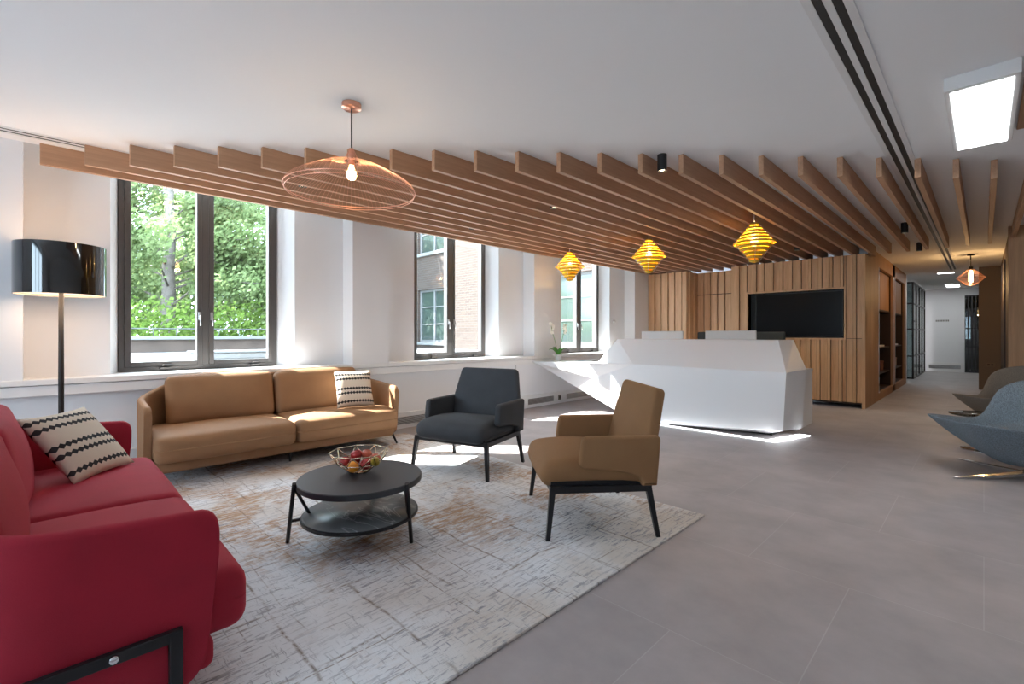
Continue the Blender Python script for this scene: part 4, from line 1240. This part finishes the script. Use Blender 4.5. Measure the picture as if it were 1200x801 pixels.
ld = bpy.data.lights.new('bulb_light', 'POINT'); ld.energy = 1.5; ld.color = (1, .72, .45); ld.shadow_soft_size = .05
lo = bpy.data.objects.new('bulb_light', ld); COL.objects.link(lo); lo.parent = t; lo.location = (0, 0, 1.78)
ld = bpy.data.lights.new('disc_light', 'AREA'); ld.shape = 'DISK'; ld.size = .48; ld.energy = 2; ld.color = (1, .72, .5)
lo = bpy.data.objects.new('disc_light', ld); COL.objects.link(lo); lo.parent = t; lo.location = (0, 0, 1.508)

# ================================================================== LOUNGE CHAIRS AT RIGHT
def lounge_chair(label, loc, fdeg, m, group):
    """local +x forward; angular tub shell on a four star swivel base"""
    t = thing('lounge_chair', label, 'lounge chair', loc, R(fdeg), group)
    # rim loop (half): x forward, y side, z up
    rimh = [(.57, 0, .475), (.61, .16, .485), (.63, .29, .50), (.40, .33, .472), (.20, .36, .452), (.08, .38, .46), (.0, .385, .62), (-.07, .38, .79), (-.24, .24, .87), (-.30, 0, .88)]
    rim = rimh + [(x, -y, z) for x, y, z in rimh[1:-1][::-1]]
    basel = []
    for x, y, z in rim:
        a = math.atan2(y, x + .02); basel.append((.02 + .13 * math.cos(a), .12 * math.sin(a), .10))
    n = len(rim); bm = new_bm()
    levels = []
    for k in range(6):
        u = k / 5; row = []
        for (rx, ry, rz), (qx, qy, qz) in zip(rim, basel):
            bul = math.sin(u * PI) * .035
            d = Vector((rx, ry, 0)); d = d.normalized() if d.length else d
            row.append(bm.verts.new((qx + (rx - qx) * u + d.x * bul, qy + (ry - qy) * u + d.y * bul, qz + (rz - qz) * (u ** 1.05))))
        levels.append(row)
    # inner surface: rim -> inner rim -> seat well
    inn = []
    for k in range(1, 5):
        u = k / 4; row = []
        for (rx, ry, rz) in rim:
            sx, sy = rx * .80 + .02, ry * .72
            if rx < 0: sx = rx * .5 - .02
            szz = .40 if rx > .2 else .36
            f = u ** .8
            row.append(bm.verts.new((rx + (sx - rx) * f, ry + (sy - ry) * f, rz + (szz - rz) * u + .012 * math.sin(u * PI))))
        inn.append(row)
    allr = levels + inn
    for a, b in zip(allr[:-1], allr[1:]):
        for k in range(n): bm.faces.new([a[k], a[(k + 1) % n], b[(k + 1) % n], b[k]]).smooth = True
    bm.faces.new(levels[0][::-1])
    c_ = bm.verts.new((.25, 0, .38))
    for k in range(n): bm.faces.new([inn[-1][k], inn[-1][(k + 1) % n], c_]).smooth = True
    o = finish('tub_shell', bm, m, t, True)
    sd = o.modifiers.new('sub', 'SUBSURF'); sd.levels = 2; sd.render_levels = 2
    bm = new_bm()
    tube(bm, [(0, 0, .03), (0, 0, .12)], .022, 16); lathe(bm, [(0, .03), (.04, .03), (.045, .045), (.03, .07), (0, .07)], 20); finish('column', bm, M_CHROME, t)
    for k in range(4):
        a = k * PI / 2 + R(10); d = Vector((math.cos(a), math.sin(a), 0)); s_ = Vector((-d.y, d.x, 0))
        bm = new_bm(); vs = []
        for q, (r, hw, z0, z1) in enumerate(((.02, .032, .03, .055), (.28, .024, .012, .032), (.62, .008, .0, .010))):
            vs.append([bm.verts.new(d * r + s_ * hw * i + Vector((0, 0, z))) for i, z in ((-1, z0), (1, z0), (1, z1), (-1, z1))])
        for a_, b_ in zip(vs[:-1], vs[1:]):
            for j in range(4): bm.faces.new([a_[j], a_[(j + 1) % 4], b_[(j + 1) % 4], b_[j]])
        bm.faces.new(vs[0]); bm.faces.new(vs[-1][::-1]); finish('base_foot', bm, M_CHROME, t)
    bm = new_bm(); lathe(bm, [(0, 0), (.009, 0), (.007, .004), (0, .005)], 12)
    o = finish('button', bm, M_BLACK, t); o.location = (.20, -.372, .33); o.rotation_euler = (R(90), 0, 0)
    return t
lounge_chair('blue grey tweed lounge chair at the right edge, nearer of two', (.26, 5.82, 0), 215, M_TWEED, 'lounge chairs by the glass side table')
lounge_chair('taupe lounge chair behind the blue grey one', (.30, 8.15, 0), 229, M_TAUPEF, 'lounge chairs by the glass side table')
t = thing('side_table', 'low round smoked glass side table between the lounge chairs', 'side table', (.0, 6.92, 0))
bm = new_bm(); lathe(bm, [(0, .36), (.27, .36), (.275, .366), (.27, .372), (0, .372)], 48); finish('glass_top', bm, M_GLASST, t)
bm = new_bm(); tube(bm, [(0, 0, .01), (0, 0, .36)], .02, 16); lathe(bm, [(0, .345), (.09, .345), (.09, .358), (0, .358)], 24); finish('column', bm, M_CHROME, t)
bm = new_bm(); lathe(bm, [(0, 0), (.18, 0), (.18, .008), (.02, .018), (0, .018)], 40); finish('base', bm, M_CHROME, t, True)

# ================================================================== SHELF CONTENTS IN THE CORRIDOR
M_BOOK = [mat('brown_box', (.20, .08, .045), .6), mat('tan_box', (.33, .17, .09), .6), mat('dark_red_box', (.14, .03, .02), .6)]
cnt = 0
for q, (a, b) in enumerate(NY):
    nm = ('nearer', 'farther')[q]
    for k in range(4):
        yy = a + .18 + k * (b - a - .3) / 3.6
        t = thing('storage_box', '%s leather storage box on the low shelf, %s in the %s bay' % (('brown', 'tan', 'dark red')[(k + q) % 3], ORD[k], nm), 'box', (BX - .27, yy, .46), group='boxes on the low corridor shelves')
        bm = new_bm(); box(bm, -.14, .14, -.15, .15, 0, .16, .006); finish('box_body', bm, M_BOOK[(k + q) % 3], t)
        bm = new_bm(); box(bm, -.145, .145, -.155, .155, .16, .20, .006); finish('lid', bm, M_BOOK[(k + q) % 3], t)
    bm = new_bm()
    box(bm, -.11, .11, -.42, .42, 0, .035, .002)
    o = finish('paper_stack', bm, M_WHITEP, loc=(BX - .18, (a + b) / 2 - .1, .96))
    tag(o, 'white paper stack on the upper shelf of the %s corridor bay' % nm, 'paper')

# ================================================================== OUTSIDE
bm = new_bm(); box(bm, -60, -5.8, -40, 60, .55, .74)
o = finish('floor_terrace', bm, mat('pale_paving', (.30, .30, .30), .9, var=.15, vscale=1.5)); o['kind'] = 'structure'
t = thing('parapet_wall', 'low brown terrace wall with pale coping outside the left window', 'wall', (-15.3, 0, .74))
bm = new_bm(); box(bm, -.15, .15, -14, 9.0, 0, .33); finish('wall_body', bm, mat('brown_render', (.085, .062, .05), .9, var=.3, vscale=2), t)
bm = new_bm(); box(bm, -.25, .25, -14, 9.0, .33, .42, .01); finish('coping', bm, mat('pale_coping', (.17, .17, .165), .8), t)
bm = new_bm(); 
for k in range(46): tube(bm, [(0, -14 + k * .5, .42), (0, -14 + k * .5, .62)], .012, 6)
tube(bm, [(0, -14, .62), (0, 9, .62)], .016, 6); finish('railing', bm, mat('grey_rail', (.12, .13, .13), .6), t)
# low rooflight kerb on the terrace
t = thing('roof_kerb', 'pale low kerb on the terrace in front of the parapet', 'kerb', (-10.5, 4.2, .74))
bm = new_bm(); box(bm, -.4, .4, -2.2, 2.2, 0, .12, .02); finish('kerb_body', bm, mat('pale_coping', (.17, .17, .165)), t)
bm = new_bm(); box(bm, -.44, .44, -2.25, 2.25, .12, .15, .01); finish('cap', bm, mat('grey_rail', (.1, .1, .1)), t)

# brick wing
t = thing('brick_building', 'pale brick wing seen through the second and third windows', 'building', (-10, 9.3, 0))
def wall_holes(bm, x0, x1, z0, z1, holes, y0, y1):
    xs = sorted({x0, x1} | {h[0] for h in holes} | {h[1] for h in holes}); zs = sorted({z0, z1} | {h[2] for h in holes} | {h[3] for h in holes})
    for a, b in zip(xs[:-1], xs[1:]):
        for c, d_ in zip(zs[:-1], zs[1:]):
            if any(h[0] <= a + 1e-6 and h[1] >= b - 1e-6 and h[2] <= c + 1e-6 and h[3] >= d_ - 1e-6 for h in holes): continue
            box(bm, a, b, y0, y1, c, d_)
holes = [(-4.05, -2.35, .95, 2.75), (-4.05, -2.35, 4.0, 6.0), (1.95, 3.55, .95, 2.75), (1.95, 3.55, 4.0, 6.0)]
bm = new_bm(); wall_holes(bm, -4.7, 4.2, 0, 9, holes, 0, .35); finish('brick_wall', bm, M_BRICK, t)
bm = new_bm(); box(bm, -4.7, -4.4, .35, 8, 0, 9); box(bm, -4.7, 4.2, 1.6, 1.7, 0, 9); finish('side_wall', bm, M_BRICK, t)
bm = new_bm(); box(bm, -4.9, 4.2, -.2, 8, 9, 9.3); finish('roof', bm, mat('grey_rail', (.1, .1, .1)), t)
for h in holes:
    bm = new_bm(); a, b, c, d_ = h
    for x in (a, (a + b) / 2 - .03, b - .07): box(bm, x, x + .07, .10, .18, c, d_)
    for z in (c, c + (d_ - c) * .33, c + (d_ - c) * .66, d_ - .07): box(bm, a, b, .11, .17, z, z + (.07 if z in (c, d_ - .07) else .035))
    f = finish('window', bm, mat('white_window_paint', (.15, .15, .15), .6), t)
    bm = new_bm(); box(bm, a, b, .135, .145, c, d_); finish('pane', bm, mat('facade_glass', (.04, .055, .05), .08, spec=1), f)
    bm = new_bm(); box(bm, a - .1, b + .1, -.08, .1, c - .1, c, .01); finish('window_sill', bm, mat('pale_coping', (.1, .1, .1)), f)

# trees
def tree(label, x, y, z0, h, cr, seed, nleaf):
    rnd = random.Random(seed)
    t = thing('tree', label, 'tree', (x, y, z0), group='leafy trees beyond the terrace')
    bm = new_bm(); tr = []
    px, py = 0, 0
    for k in range(9):
        u = k / 8; px += rnd.uniform(-.12, .12); py += rnd.uniform(-.12, .12); tr.append(Vector((px, py, h * .85 * u)))
    tube(bm, tr, [.24 * (1 - .75 * k / 8) for k in range(9)], 10)
    tips = []
    for k in range(26):
        u = rnd.uniform(.10, .95); i = min(7, int(u * 8)); b0 = tr[i].lerp(tr[i + 1], u * 8 - i)
        a = rnd.uniform(0, 2 * PI); L_ = cr * (1.1 - .55 * u) * rnd.uniform(.6, 1)
        b1 = b0 + Vector((math.cos(a) * L_ * .5, math.sin(a) * L_ * .5, L_ * .22)); b2 = b0 + Vector((math.cos(a + .2) * L_, math.sin(a + .2) * L_, L_ * rnd.uniform(.1, .55)))
        tube(bm, [b0, b1, b2], [.05 * (1.1 - u), .03 * (1.1 - u), .008], 5)
        tips += [b1, b2, b1.lerp(b2, .5), b0.lerp(b1, .7)]
    finish('trunk', bm, M_BARK, t)
    bm = new_bm()
    per = nleaf // len(tips)
    for c_ in tips:
        R_ = rnd.uniform(.45, 1.0)
        for k in range(per):
            d = Vector((rnd.gauss(0, 1), rnd.gauss(0, 1), rnd.gauss(0, .7))); d = d.normalized() * R_ * rnd.random() ** .45
            p = c_ + d; s_ = rnd.uniform(.055, .10)
            if abs(p.y) < .36 and p.x > .1 and p.z < h * .6: continue
            q = Vector((rnd.gauss(0, 1), rnd.gauss(0, 1), rnd.gauss(0, 1))).normalized(); r_ = q.orthogonal().normalized() * s_; w_ = q.cross(r_.normalized()) * s_ * .55
            vs = [bm.verts.new(p + r_), bm.verts.new(p + w_), bm.verts.new(p - r_), bm.verts.new(p - w_)]
            bm.faces.new(vs)
    finish('foliage', bm, M_LEAF, t)
tree('tree with a thick pale trunk in the left pane of the first window', -19.3, 2.9, .6, 9.5, 4.2, 11, 38000)
tree('leafy tree right of the trunk in the first window', -18.5, 7.0, .6, 8.5, 3.8, 5, 32000)
tree('leafy tree at the left edge of the first window', -20.5, -2.0, .6, 9.0, 4.2, 7, 26000)
tree('far leafy tree behind the others', -25, 11.5, .6, 10, 4.6, 9, 18000)
tree('far leafy tree closing the view in the first window', -27, 5, .6, 12, 5.2, 15, 36000)
# hedge behind the parapet
rnd = random.Random(4); bm = new_bm()
for k in range(16000):
    p = Vector((-16.6 + rnd.gauss(0, .45), rnd.uniform(-8, 9), .8 + 1.5 * rnd.random() ** .9 * (.75 + .25 * math.sin(k))))
    s_ = rnd.uniform(.04, .09); q = Vector((rnd.gauss(0, 1), rnd.gauss(0, 1), rnd.gauss(0, 1))).normalized(); r_ = q.orthogonal().normalized() * s_; w_ = q.cross(r_.normalized()) * s_ * .6
    bm.faces.new([bm.verts.new(p + r_), bm.verts.new(p + w_), bm.verts.new(p - r_), bm.verts.new(p - w_)])
o = finish('hedge', bm, leaf_mat('hedge_leaves', (.12, .20, .04), (.26, .38, .10))); tag(o, 'bright green hedge growing behind the terrace wall', 'hedge')

# taller shrubs far behind the terrace
rnd = random.Random(8); bm = new_bm()
for k in range(26000):
    yy = rnd.uniform(-12, 14); top = 4.2 + 1.0 * noise.noise(Vector((yy * .5, 0, 0)))
    p = Vector((-24.0 + rnd.gauss(0, .7), yy, .4 + top * rnd.random() ** .8))
    s_ = rnd.uniform(.07, .15); q = Vector((rnd.gauss(0, 1), rnd.gauss(0, 1), rnd.gauss(0, 1))).normalized(); r_ = q.orthogonal().normalized() * s_; w_ = q.cross(r_.normalized()) * s_ * .6
    bm.faces.new([bm.verts.new(p + r_), bm.verts.new(p + w_), bm.verts.new(p - r_), bm.verts.new(p - w_)])
o = finish('hedge', bm, M_LEAF); tag(o, 'tall soft green bank of shrubs far behind the tree trunks', 'hedge')
